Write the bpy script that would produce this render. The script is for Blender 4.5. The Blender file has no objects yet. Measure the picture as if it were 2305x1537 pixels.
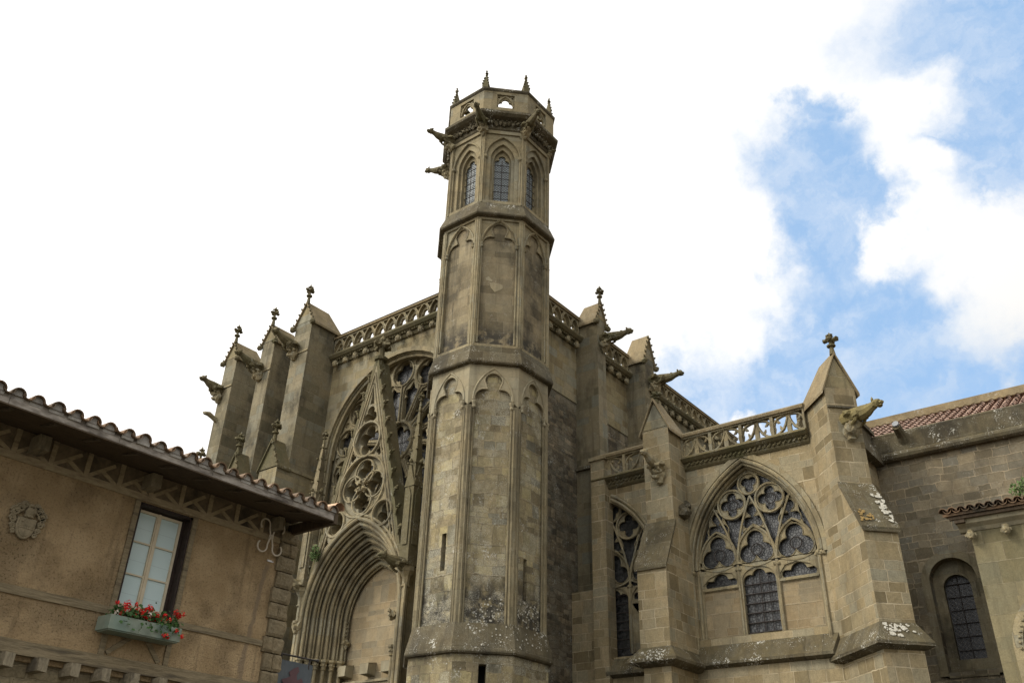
import bpy, bmesh, math, random
from mathutils import Vector, Matrix, noise as mnoise
random.seed(7)
S = bpy.context.scene
C = S.collection
PI = math.pi

# ------------------------------------------------------------------ camera
cam = bpy.data.cameras.new('camera'); camo = bpy.data.objects.new('camera', cam); C.objects.link(camo)
cam.sensor_width = 36.0; cam.lens = 30.78; cam.clip_start = 0.1; cam.clip_end = 3000
r_, u_, f_ = Vector((0.6139, -0.7889, 0.0265)), Vector((-0.4082, -0.2885, 0.8661)), Vector((0.6756, 0.5425, 0.4992))
M3 = Matrix((r_, u_, -f_)).transposed().to_4x4(); M3.translation = Vector((0, 0, 1.6)); camo.matrix_world = M3
S.camera = camo
S.view_settings.view_transform = 'Standard'; S.view_settings.look = 'None'
S.view_settings.gamma = 1.0; S.view_settings.exposure = 0.0

# ------------------------------------------------------------------ sun (soft, through cloud) and sky
SUN_D = Vector((-0.60, 0.46, 0.66)).normalized()        # towards the sun
sun = bpy.data.lights.new('sun', 'SUN'); sun.energy = 2.7; sun.angle = math.radians(16); sun.color = (1.0, 0.925, 0.80)
suno = bpy.data.objects.new('sun', sun); C.objects.link(suno)
suno.rotation_euler = SUN_D.to_track_quat('Z', 'Y').to_euler()
W = bpy.data.worlds.new('World'); S.world = W; W.use_nodes = True

class NT:
    """small node helper"""
    def __init__(s, nt): s.t = nt; s.n = nt.nodes; s.l = nt.links
    def new(s, t, **k):
        n = s.n.new(t)
        for a, b in k.items(): setattr(n, a, b)
        return n
    def put(s, sock, v):
        if v is None: return
        if hasattr(v, 'is_output'): s.l.new(v, sock)
        else:
            if sock.type == 'RGBA' and not isinstance(v, (int, float)) and len(v) == 3: v = tuple(v) + (1,)
            sock.default_value = v
    def math(s, op, a, b=None, c=None, clamp=False):
        n = s.new('ShaderNodeMath', operation=op, use_clamp=clamp)
        s.put(n.inputs[0], a); s.put(n.inputs[1], b); s.put(n.inputs[2], c); return n.outputs[0]
    def vm(s, op, a, b=None, scale=None):
        n = s.new('ShaderNodeVectorMath', operation=op)
        s.put(n.inputs[0], a); s.put(n.inputs[1], b)
        if scale is not None: s.put(n.inputs['Scale'], scale)
        return n.outputs['Value'] if op in ('DISTANCE', 'DOT_PRODUCT', 'LENGTH') else n.outputs[0]
    def mix(s, f, a, b, mode='MIX'):
        n = s.new('ShaderNodeMix', data_type='RGBA', blend_type=mode, clamp_factor=True)
        s.put(n.inputs[0], f); s.put(n.inputs[6], a); s.put(n.inputs[7], b); return n.outputs[2]
    def mr(s, v, a, b, c=0.0, d=1.0, smooth=True):
        n = s.new('ShaderNodeMapRange', interpolation_type='SMOOTHSTEP' if smooth else 'LINEAR')
        s.put(n.inputs[0], v); s.put(n.inputs[1], a); s.put(n.inputs[2], b); s.put(n.inputs[3], c); s.put(n.inputs[4], d); return n.outputs[0]
    def noise(s, vec, scale, detail=4, rough=0.55, col=False):
        n = s.new('ShaderNodeTexNoise'); s.put(n.inputs['Vector'], vec)
        n.inputs['Scale'].default_value = scale; n.inputs['Detail'].default_value = detail; n.inputs['Roughness'].default_value = rough
        return n.outputs['Color' if col else 'Fac']
    def ramp(s, v, stops, interp='LINEAR'):
        n = s.new('ShaderNodeValToRGB'); s.put(n.inputs[0], v); e = n.color_ramp; e.interpolation = interp
        while len(e.elements) < len(stops): e.elements.new(0.5)
        for el, (p, c) in zip(e.elements, stops): el.position = p; el.color = tuple(c) + (1,)
        return n.outputs[0]

wn = NT(W.node_tree); W.node_tree.nodes.clear()
tc = wn.new('ShaderNodeTexCoord')
sky = wn.new('ShaderNodeTexSky', sky_type='NISHITA', sun_disc=False)
sky.sun_elevation = math.asin(SUN_D.z); sky.sun_rotation = math.atan2(SUN_D.x, SUN_D.y); sky.altitude = 150; sky.air_density = 1.0; sky.dust_density = 0.6
d0 = tc.outputs['Generated']
nw = wn.vm('SCALE', wn.vm('SUBTRACT', wn.noise(d0, 5.5, 9, 0.62, True), (0.5, 0.5, 0.5)), None, 0.20)
nw2 = wn.vm('SCALE', wn.vm('SUBTRACT', wn.noise(d0, 22, 6, 0.65, True), (0.5, 0.5, 0.5)), None, 0.035)
dd = wn.vm('ADD', wn.vm('ADD', d0, nw), nw2)
BLUE = [((0.8484, 0.1814, 0.4972), 0.055), ((0.8874, 0.1656, 0.4302), 0.05), ((0.9105, 0.1105, 0.3986), 0.045), ((0.7665, 0.0033, 0.6422), 0.06), ((0.8199, 0.0512, 0.5702), 0.04), ((0.7862, 0.1862, 0.5892), 0.05), ((0.7258, -0.0005, 0.6879), .105), ((0.725, 0.175, 0.662), .03), ((0.7597, 0.2055, 0.6169), .062), ((0.7971, 0.2184, 0.563), .062),
        ((0.8306, 0.2248, 0.5095), .066), ((0.8555, 0.2318, 0.4631), .09), ((0.8272, 0.33, 0.4618), .06), ((0.7937, 0.02, 0.6072), .085),
        ((0.7937, 0.0832, 0.6026), .04), ((0.8832, 0.2014, 0.4234), .11), ((0.8143, 0.3984, 0.4286), .05), ((0.8617, 0.150, 0.4883), .05),
        ((0.90, 0.05, 0.40), .05), ((0.90, 0.28, 0.33), .12), ((0.75, 0.08, 0.655), .035), ((0.738, 0.195, 0.642), .035), ((0.74, 0.03, 0.67), .05), ((0.78, 0.245, 0.575), .045), ((0.845, 0.26, 0.465), .07)]
CLOUD = [((0.7451, 0.103, 0.6605), .042), ((0.7885, 0.116, 0.604), .030), ((0.8169, 0.1659, 0.5524), .020), ((0.800, 0.335, 0.505), .040),
         ((0.8657, 0.0754, 0.5007), .045), ((0.842, 0.335, 0.4231), .016), ((0.875, 0.05, 0.48), .035)]
def blobs(lst, soft):
    cur = None
    for c, r in lst:
        m = wn.mr(wn.vm('DISTANCE', dd, c), r * (1 + soft), r * (1 - soft))
        cur = m if cur is None else wn.math('MAXIMUM', cur, m)
    return cur
blue = blobs(BLUE, .55); cld = blobs(CLOUD, .6)
hazy = wn.mr(wn.noise(wn.vm('MULTIPLY', dd, (1, 1, 2.0)), 9, 6, 0.6), .35, .75, 1.0, 0.6)
bm_ = wn.math('MULTIPLY', wn.math('MULTIPLY', blue, wn.math('SUBTRACT', 1.0, wn.math('MULTIPLY', cld, 0.93))), hazy)
skc = wn.vm('SCALE', sky.outputs[0], None, 0.15)
skc = wn.mix(0.7, skc, (0.44, 0.70, 1.06))
thin = wn.mr(wn.noise(d0, 2.6, 7, 0.55), .45, .70, 0.0, 0.55)
cloudc = wn.mix(thin, (1.12, 1.10, 1.07), (0.86, 0.95, 1.02))
toward = wn.vm('DOT_PRODUCT', d0, tuple(SUN_D))         # cloud lit from behind is brighter towards the sun, dimmer away from it
cloudc = wn.vm('SCALE', cloudc, None, wn.math('MULTIPLY', wn.mr(toward, .15, 1.0, 1.0, 2.6), wn.mr(toward, -.7, -.02, .32, 1.0)))
col = wn.mix(bm_, cloudc, skc)
bg = wn.new('ShaderNodeBackground'); wn.put(bg.inputs[0], col); bg.inputs[1].default_value = 1.0
wo = wn.new('ShaderNodeOutputWorld'); wn.l.new(bg.outputs[0], wo.inputs[0])

# ------------------------------------------------------------------ materials
def base(name):
    m = bpy.data.materials.new(name); m.use_nodes = True; m.node_tree.nodes.clear()
    n = NT(m.node_tree); b = n.new('ShaderNodeBsdfPrincipled'); o = n.new('ShaderNodeOutputMaterial'); n.l.new(b.outputs[0], o.inputs[0])
    return m, n, b
def bump(n, b, h, dist, strength=1.0):
    k = n.new('ShaderNodeBump'); k.inputs['Strength'].default_value = strength; k.inputs['Distance'].default_value = dist
    n.put(k.inputs['Height'], h); n.l.new(k.outputs[0], b.inputs['Normal'])

def stone(name, pal, mortar, bw=.75, bh=.36, warp=.02, rub=False, stain=.5, moss=.5, lichen=.0, joint=.012, mcon=.7, streak=.4,
          dark=(.030, .026, .018), grain=.25, bdist=.02, soot=None, crust=0):
    m, n, b = base(name)
    uv = n.new('ShaderNodeUVMap'); uv.uv_map = 'UV'; geo = n.new('ShaderNodeNewGeometry'); P = geo.outputs['Position']
    w1 = n.vm('SCALE', n.vm('SUBTRACT', n.noise(P, 1.3, 3, .5, True), (.5, .5, .5)), None, warp * 3)
    w2 = n.vm('SCALE', n.vm('SUBTRACT', n.noise(P, 9, 3, .6, True), (.5, .5, .5)), None, warp)
    u = n.vm('ADD', n.vm('ADD', uv.outputs[0], w1), w2)
    if bw:
        if rub:
            us = n.vm('MULTIPLY', u, (1 / bw, 1 / bh, 0))
            v1 = n.new('ShaderNodeTexVoronoi', voronoi_dimensions='2D', feature='DISTANCE_TO_EDGE'); n.put(v1.inputs['Vector'], us); v1.inputs['Scale'].default_value = 1; v1.inputs['Randomness'].default_value = .72
            v2 = n.new('ShaderNodeTexVoronoi', voronoi_dimensions='2D', feature='F1'); n.put(v2.inputs['Vector'], us); v2.inputs['Scale'].default_value = 1; v2.inputs['Randomness'].default_value = .72
            sep = n.new('ShaderNodeSeparateColor'); n.l.new(v2.outputs['Color'], sep.inputs[0])
            rnd = sep.outputs[0]; rnd2 = sep.outputs[1]
            mm = n.mr(v1.outputs['Distance'], joint / bh * 1.0, joint / bh * 3.2, 1.0, 0.0)
        else:
            # courses of uneven height, each shifted along by its own amount and laid in one of two block lengths
            s0_ = n.new('ShaderNodeSeparateXYZ'); n.l.new(u, s0_.inputs[0])
            n1 = n.new('ShaderNodeTexNoise', noise_dimensions='1D'); n.put(n1.inputs['W'], s0_.outputs[1]); n1.inputs['Scale'].default_value = .42 / bh; n1.inputs['Detail'].default_value = 0
            vv = n.math('ADD', s0_.outputs[1], n.math('MULTIPLY', n.math('SUBTRACT', n1.outputs['Fac'], .5), bh * 1.5))
            row = n.math('FLOOR', n.math('DIVIDE', vv, bh))
            wsh = n.new('ShaderNodeTexWhiteNoise', noise_dimensions='1D'); n.put(wsh.inputs['W'], n.math('ADD', row, 7.3))
            cb = n.new('ShaderNodeCombineXYZ'); n.put(cb.inputs[0], n.math('ADD', s0_.outputs[0], n.math('MULTIPLY', wsh.outputs['Value'], bw * 5))); n.put(cb.inputs[1], vv); u = cb.outputs[0]
            def brick(off, w, h, sq, sqf):
                k = n.new('ShaderNodeTexBrick'); k.offset = off; k.squash = sq; k.squash_frequency = sqf; k.offset_frequency = 2
                n.put(k.inputs['Vector'], u); k.inputs['Color1'].default_value = (0, 0, 0, 1); k.inputs['Color2'].default_value = (1, 1, 1, 1); k.inputs['Mortar'].default_value = (.5, .5, .5, 1)
                k.inputs['Scale'].default_value = 1; k.inputs['Brick Width'].default_value = w; k.inputs['Row Height'].default_value = h
                k.inputs['Mortar Size'].default_value = joint; k.inputs['Mortar Smooth'].default_value = .35; k.inputs['Bias'].default_value = 0
                return k
            k1 = brick(.37, bw, bh, .68, 3); k2 = brick(.5, bw * .72, bh, 1.3, 2)
            wnn = n.new('ShaderNodeTexWhiteNoise', noise_dimensions='1D'); n.put(wnn.inputs['W'], row)
            sel = n.math('GREATER_THAN', wnn.outputs['Value'], .5)
            rnd = n.mix(sel, k1.outputs['Color'], k2.outputs['Color'])
            mm = n.math('ADD', n.math('MULTIPLY', k1.outputs['Fac'], n.math('SUBTRACT', 1.0, sel)), n.math('MULTIPLY', k2.outputs['Fac'], sel))
            rnd2 = n.noise(P, 1.9, 2)
    else:
        rnd = n.noise(P, 1.5, 3); rnd2 = n.noise(P, 3, 2); mm = None
    k = len(pal); wm = (1.0, .985, .90); pal = [tuple(v * q * (.74 if i % 2 else .60) for v, q in zip(p, wm)) for i, p in enumerate(pal)]; mortar = tuple(v * .72 * q for v, q in zip(mortar, wm))
    if bw and not rub:
        rsc = rnd
    else: rsc = rnd
    c = n.ramp(rsc, [(i / max(k - 1, 1) * .9 + .05, p) for i, p in enumerate(pal)])
    hv = n.noise(P, .45, 3, .6)
    c = n.mix(n.mr(rnd2, .3, .7, 0, .35), c, n.mix(1.0, c, (1.12, 1.0, .84), 'MULTIPLY'))
    c = n.mix(n.mr(hv, .35, .65, 0, .35), c, n.mix(1.0, c, (.80, .84, .86), 'MULTIPLY'))
    g1 = n.noise(P, 28, 5, .7); g2 = n.noise(P, 7, 5, .65)
    c = n.mix(1.0, c, n.mr(n.math('ADD', n.math('MULTIPLY', g1, .5), n.math('MULTIPLY', g2, .5)), .3, .7, 1 - grain, 1 + grain, False), 'MULTIPLY')
    if mm is not None:
        breakup = n.mr(n.noise(P, 2.0, 4), .36, .62, .12, 1.0)
        c = n.mix(n.math('MULTIPLY', n.math('MULTIPLY', mm, mcon), breakup), c, mortar)
    # weather stains: blotches and rain streaks
    st = n.mr(n.noise(n.vm('MULTIPLY', P, (1, 1, .55)), .75, 7, .66), .47, .68)
    sk = n.mr(n.noise(n.vm('MULTIPLY', P, (3.2, 3.2, .22)), 1.0, 5, .6), .50, .75)
    tot = n.math('MAXIMUM', n.math('MULTIPLY', st, stain), n.math('MULTIPLY', sk, streak))
    tot = n.math('MULTIPLY', tot, n.mr(g2, .25, .6, .55, 1.0))
    c = n.mix(tot, c, dark)
    if soot:                                        # a band of black crust, own place: (z centre, half height, amount)
        sz = n.new('ShaderNodeSeparateXYZ'); n.l.new(P, sz.inputs[0])
        dz = n.math('ABSOLUTE', n.math('SUBTRACT', n.math('ADD', sz.outputs[2], n.math('MULTIPLY', n.noise(P, 1.6, 4), .8)), soot[0] + .4))
        sm = n.math('MULTIPLY', n.mr(dz, soot[1] * 1.5, soot[1] * .3, 0, soot[2]), n.mr(n.noise(P, 4, 5, .65), .35, .55))
        c = n.mix(sm, c, (.035, .032, .026))
    if crust:                                       # pale crusty lichen spread over whole stones
        cm = n.math('MULTIPLY', n.mr(n.noise(P, 40, 4, .7), .44, .56), n.mr(n.math('ADD', n.noise(P, 1.1, 5, .65), n.math('MULTIPLY', rnd, .12)), .52, .64))
        c = n.mix(n.math('MULTIPLY', cm, crust), c, (.36, .335, .255))
    sn = n.new('ShaderNodeSeparateXYZ'); n.l.new(geo.outputs['Normal'], sn.inputs[0])
    up = n.mr(sn.outputs[2], .25, .75)
    if moss:
        mo = n.math('MULTIPLY', n.math('MULTIPLY', up, n.mr(n.noise(P, 3.2, 5, .65), .38, .62)), moss)
        c = n.mix(mo, c, n.mix(n.noise(P, 6, 2), (.065, .058, .028), (.17, .125, .05)))
    if lichen:
        vz = n.new('ShaderNodeTexVoronoi', feature='F1'); n.put(vz.inputs['Vector'], n.vm('ADD', P, n.vm('SCALE', n.noise(P, 14, 3, .6, True), None, .16))); vz.inputs['Scale'].default_value = 15
        lm = n.math('MULTIPLY', n.mr(vz.outputs['Distance'], .42, .30), n.mr(n.noise(P, 1.7, 4, .6), .54, .66))
        vz2 = n.new('ShaderNodeTexVoronoi', feature='F1'); n.put(vz2.inputs['Vector'], P); vz2.inputs['Scale'].default_value = 26
        lm2 = n.math('MULTIPLY', n.mr(vz2.outputs['Distance'], .26, .2), n.mr(n.noise(P, 3.1, 4, .6), .50, .64))
        c = n.mix(n.math('MULTIPLY', n.math('MAXIMUM', lm, lm2), lichen), c, (.50, .49, .43))
    n.put(b.inputs['Base Color'], c); b.inputs['Roughness'].default_value = .92; b.inputs['Specular IOR Level'].default_value = .2
    h = n.math('ADD', n.math('MULTIPLY', g1, .25), n.math('MULTIPLY', g2, .5))
    if mm is not None:
        h = n.math('ADD', n.math('SUBTRACT', h, n.math('MULTIPLY', mm, .7)), n.math('MULTIPLY', n.math('MULTIPLY', rnd, .5), 1.0 if rub else .25))
    bump(n, b, h, bdist * (2.2 if rub else 1.0), .9)
    return m

def plain(name, c1, c2, scale=6, rough=.8, metallic=0, bd=.004, stretch=(1, 1, 1), spec=.3, c3=None):
    m, n, b = base(name); geo = n.new('ShaderNodeNewGeometry'); P = n.vm('MULTIPLY', geo.outputs['Position'], stretch)
    f = n.mr(n.noise(P, scale, 6, .65), .3, .7); c = n.mix(f, c1, c2)
    if c3: c = n.mix(n.mr(n.noise(P, scale * .3, 5, .6), .5, .7), c, c3)
    n.put(b.inputs['Base Color'], c); b.inputs['Roughness'].default_value = rough; b.inputs['Metallic'].default_value = metallic
    b.inputs['Specular IOR Level'].default_value = spec
    bump(n, b, n.noise(P, scale * 3, 5, .6), bd); return m

def leaded(name, c, lead, sx, sy, diamond=False, rough=.25, line=.12, vary=.6):
    m, n, b = base(name); uv = n.new('ShaderNodeUVMap'); uv.uv_map = 'UV'; u = uv.outputs[0]
    geo = n.new('ShaderNodeNewGeometry'); P = geo.outputs['Position']
    if diamond:
        mp = n.new('ShaderNodeMapping'); n.l.new(u, mp.inputs[0]); mp.inputs['Rotation'].default_value = (0, 0, PI / 4); u = mp.outputs[0]
        s = n.new('ShaderNodeSeparateXYZ'); n.l.new(n.vm('MULTIPLY', u, (1 / sx, 1 / sy, 1)), s.inputs[0])
        def ln(o): return n.mr(n.math('ABSOLUTE', n.math('SUBTRACT', n.math('FRACT', o), .5)), .5 - line, .5 - line * .5)
        l = n.math('MAXIMUM', ln(s.outputs[0]), ln(s.outputs[1])); pv = n.noise(P, 12, 2)
    else:
        us = n.vm('MULTIPLY', u, (1 / sx, 1 / sy, 0))
        v1 = n.new('ShaderNodeTexVoronoi', voronoi_dimensions='2D', feature='DISTANCE_TO_EDGE'); n.put(v1.inputs['Vector'], us); v1.inputs['Scale'].default_value = 1
        v2 = n.new('ShaderNodeTexVoronoi', voronoi_dimensions='2D', feature='F1'); n.put(v2.inputs['Vector'], us); v2.inputs['Scale'].default_value = 1
        l = n.mr(v1.outputs['Distance'], line, line * .4); s = n.new('ShaderNodeSeparateColor'); n.l.new(v2.outputs['Color'], s.inputs[0]); pv = s.outputs[0]
    cc = n.mix(1.0, c, n.mr(pv, 0, 1, 1 - vary, 1 + vary, False), 'MULTIPLY')
    n.put(b.inputs['Base Color'], n.mix(l, cc, lead)); b.inputs['Roughness'].default_value = rough; b.inputs['Specular IOR Level'].default_value = .5
    bump(n, b, n.math('ADD', l, n.math('MULTIPLY', pv, .8)), .01); return m

WARM = [(.30, .25, .155), (.31, .265, .165), (.37, .32, .21), (.29, .28, .225), (.44, .38, .26)]
GREY = [(.20, .18, .125), (.24, .21, .145), (.32, .28, .20), (.22, .215, .175)]
MORT = (.40, .34, .25)
m_ash = stone('weathered_ashlar', WARM, MORT, .80, .36, .012, stain=.7, moss=.7, joint=.011, streak=.6)
m_ashd = stone('sooty_ashlar', GREY, (.33, .28, .2), .80, .38, .012, stain=.85, moss=.8, joint=.010, streak=.8, lichen=.1, mcon=.55)
m_chap = stone('chapel_ashlar', [(.27, .22, .135), (.33, .27, .17), (.42, .35, .23), (.31, .285, .215), (.46, .38, .25)], (.60, .51, .37), .60, .29, .03, stain=.45, moss=.7, joint=.012, streak=.4, lichen=.0, mcon=.9, grain=.3)
m_tlow = stone('tower_block_stone', [(.22, .185, .12), (.34, .29, .18), (.34, .29, .20), (.40, .345, .20), (.24, .225, .175)], (.40, .335, .22), .46, .27, .06, stain=.6, moss=.5, joint=.014, mcon=.75, streak=.5, lichen=.6, grain=.42, bdist=.06, soot=(6.8, 1.0, .95), crust=.6)
m_tmid = stone('tower_shaft_stone', [(.22, .185, .125), (.31, .26, .175), (.27, .23, .165), (.34, .285, .19)], (.36, .31, .22), .62, .34, .01, stain=.85, moss=.5, joint=.010, mcon=.7, streak=.75, soot=(15.1, .7, .9), lichen=.2, crust=.0)
m_shaft = stone('stained_shaft_stone', [(.24, .205, .135), (.28, .24, .16), (.26, .23, .16)], (.16, .13, .09), .9, .34, .01, stain=.8, moss=.3, joint=.007, mcon=.5, streak=.75, lichen=.2, grain=.3)
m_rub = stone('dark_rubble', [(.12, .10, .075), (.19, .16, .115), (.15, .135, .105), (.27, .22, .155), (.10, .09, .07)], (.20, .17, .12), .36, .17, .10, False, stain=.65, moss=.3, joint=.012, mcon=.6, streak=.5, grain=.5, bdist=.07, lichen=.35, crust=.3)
m_nave = stone('nave_masonry', [(.19, .165, .12), (.23, .195, .14), (.23, .215, .18), (.29, .245, .175)], (.46, .38, .27), .46, .24, .06, False, stain=.5, moss=.5, joint=.017, mcon=.9, streak=.35, grain=.34, bdist=.035, lichen=.15)
m_trim = stone('carved_stone', [(.33, .28, .185), (.34, .29, .19), (.36, .335, .26)], (.24, .205, .14), .95, .42, .006, stain=.7, moss=.9, joint=.006, mcon=.6, streak=.6, grain=.28, lichen=.12)
m_pale = stone('pale_dressed_stone', [(.42, .365, .26), (.38, .335, .24), (.46, .42, .32)], (.26, .22, .15), 1.1, .46, .006, stain=.45, moss=.5, joint=.005, mcon=.5, streak=.5, grain=.18)
m_ledge = stone('crusted_ledge_stone', [(.115, .095, .06), (.115, .10, .066), (.15, .125, .08)], MORT, .7, .5, .01, stain=.9, moss=.5, streak=.7, lichen=.8, crust=.12, mcon=.2, grain=.35)
m_moss = stone('mossy_stone', [(.16, .14, .085), (.15, .13, .08), (.19, .16, .10)], MORT, 0, 0, .01, stain=.6, moss=1.0, streak=.4, lichen=.3, grain=.35, dark=(.05, .052, .02))
m_cap = stone('lichened_cap_stone', [(.26, .19, .11), (.31, .25, .16), (.25, .225, .175)], MORT, 0, 0, .01, stain=.45, moss=.75, streak=.3, lichen=.35, grain=.3)
m_tymp = stone('tympanum_ashlar', [(.33, .26, .165), (.37, .30, .2), (.31, .265, .19)], (.43, .37, .27), .52, .26, .015, stain=.25, moss=.3, joint=.012, streak=.2)
m_quoin = stone('rough_quoin_stone', [(.34, .28, .19), (.32, .265, .185)], MORT, 0, 0, .01, stain=.4, moss=.2, streak=.2, grain=.4, bdist=.05)
m_hstone = stone('house_base_masonry', [(.38, .32, .22), (.40, .34, .235), (.42, .37, .27)], (.33, .28, .2), .55, .22, .05, False, stain=.4, moss=0, joint=.02, mcon=.6, grain=.35, bdist=.04)
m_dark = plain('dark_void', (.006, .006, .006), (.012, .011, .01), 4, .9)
m_glassd = leaded('dark_leaded_glass', (.034, .034, .031), (.015, .015, .016), .085, .085, rough=.35, line=.14, vary=.8)
m_glasst = leaded('pale_lattice_glass', (.24, .27, .275), (.04, .04, .04), .075, .075, True, .6, .16, .25)
m_glassn = leaded('dark_lattice_glass', (.018, .019, .021), (.07, .065, .06), .10, .10, True, .4, .12, .4)
m_iron = plain('wrought_iron', (.02, .018, .017), (.05, .04, .035), 14, .6)

def stucco():
    m, n, b = base('ochre_stucco'); geo = n.new('ShaderNodeNewGeometry'); P = geo.outputs['Position']
    c = n.mix(n.mr(n.noise(P, 2.2, 5, .6), .3, .7), (.40, .285, .155), (.55, .405, .235))
    blot = n.math('MULTIPLY', n.mr(n.noise(P, .95, 6, .62), .47, .60), .85)
    sp = n.mr(n.noise(P, 34, 5, .75), .50, .68)
    c = n.mix(n.math('MULTIPLY', blot, n.mr(sp, 0, 1, .45, 1)), c, (.095, .075, .045))
    c = n.mix(n.math('MULTIPLY', sp, .6), c, (.075, .052, .032))
    dr = n.mr(n.noise(n.vm('MULTIPLY', P, (7, 7, .5)), 1.0, 5, .6), .54, .72)
    c = n.mix(n.math('MULTIPLY', dr, .45), c, (.12, .09, .055))
    # paler repair streak near the quoin
    s = n.new('ShaderNodeSeparateXYZ'); n.l.new(P, s.inputs[0])
    cx = n.math('ADD', s.outputs[0], n.math('MULTIPLY', n.noise(P, 2.5, 3), .25))
    line = n.mr(n.math('ABSOLUTE', n.math('SUBTRACT', cx, n.math('ADD', 7.66, n.math('MULTIPLY', s.outputs[2], .085)))), .05, .02)
    line = n.math('MULTIPLY', line, n.mr(s.outputs[2], 5.25, 5.1))
    c = n.mix(n.math('MULTIPLY', line, .75), c, (.26, .20, .135))
    n.put(b.inputs['Base Color'], c); b.inputs['Roughness'].default_value = .95; b.inputs['Specular IOR Level'].default_value = .1
    bump(n, b, n.math('ADD', n.noise(P, 45, 5, .75), n.math('MULTIPLY', n.noise(P, 9, 4), .6)), .04); return m
m_stucco = stucco()
m_beam = plain('grey_weathered_timber', (.17, .135, .08), (.29, .235, .145), 5, .85, stretch=(1, 4, 9), bd=.012, c3=(.11, .09, .06))
m_beamp = plain('pale_painted_timber', (.27, .215, .13), (.38, .305, .19), 5, .85, stretch=(2, 3, 7), bd=.008, c3=(.17, .13, .085))
m_joist = plain('rough_joist_timber', (.19, .16, .105), (.30, .255, .175), 9, .9, stretch=(3, 1, 1), bd=.02, c3=(.10, .085, .06))
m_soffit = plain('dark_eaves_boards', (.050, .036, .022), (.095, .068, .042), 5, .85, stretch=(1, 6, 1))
m_fascia = plain('grey_fascia_board', (.18, .155, .13), (.42, .38, .33), 3, .8, stretch=(1.6, 4, 5), bd=.006, c3=(.04, .03, .024))
m_mortar = plain('pale_tile_mortar', (.30, .28, .25), (.42, .40, .36), 9, .9, c3=(.12, .10, .09))
m_tile = plain('old_clay_tile', (.12, .085, .055), (.22, .135, .075), 5, .85, bd=.01, c3=(.06, .05, .035))
m_tilen = plain('terracotta_tile', (.27, .165, .12), (.42, .30, .23), 4, .85, bd=.01, c3=(.22, .14, .10))
m_cream = plain('cream_window_paint', (.56, .48, .34), (.62, .54, .40), 8, .5, bd=.001)
m_frame = plain('dark_brown_window_timber', (.02, .014, .011), (.045, .03, .024), 8, .6, stretch=(4, 4, 1))
m_box = plain('grey_green_paint', (.19, .225, .18), (.25, .285, .225), 6, .6, bd=.002, c3=(.18, .24, .20))
m_leaf = plain('geranium_leaf', (.03, .075, .018), (.06, .13, .03), 20, .6)
m_petal = plain('red_petal', (.62, .012, .012), (.75, .03, .02), 20, .55)
m_petalw = plain('white_petal', (.60, .52, .44), (.70, .62, .54), 20, .6)
m_paleiron = plain('pale_painted_iron', (.55, .49, .39), (.66, .59, .48), 10, .5, bd=.001)
m_banner = plain('slate_banner_cloth', (.085, .10, .11), (.12, .135, .145), 3, .9, bd=.004)
m_emblem = plain('dull_red_dye', (.11, .065, .07), (.13, .075, .08), 6, .9)
m_white = plain('white_plastic', (.7, .7, .7), (.75, .75, .75), 6, .5)
m_weed = plain('weed_leaf', (.05, .10, .025), (.10, .15, .045), 12, .7)
m_lead = plain('lead_sheet', (.16, .17, .18), (.24, .25, .26), 6, .5)
m_ground = stone('cobbled_ground', [(.13, .12, .10), (.17, .15, .125)], (.12, .11, .09), .3, .2, .03, stain=.2, moss=0, mcon=.5)
def blind():
    m, n, b = base('pale_window_blind'); geo = n.new('ShaderNodeNewGeometry'); s = n.new('ShaderNodeSeparateXYZ'); n.l.new(geo.outputs['Position'], s.inputs[0])
    fold = n.mr(n.math('ABSOLUTE', n.math('SUBTRACT', n.math('FRACT', n.math('MULTIPLY', n.math('ADD', s.outputs[2], n.math('MULTIPLY', s.outputs[0], .02)), 4.6)), .5)), .03, .0)
    n.put(b.inputs['Base Color'], n.mix(n.math('MULTIPLY', fold, .45), n.mix(n.noise(geo.outputs['Position'], 2, 2), (.47, .60, .60), (.58, .70, .69)), (.30, .38, .38)))
    b.inputs['Roughness'].default_value = .12; b.inputs['Specular IOR Level'].default_value = .5; return m
m_blind = blind()

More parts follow.
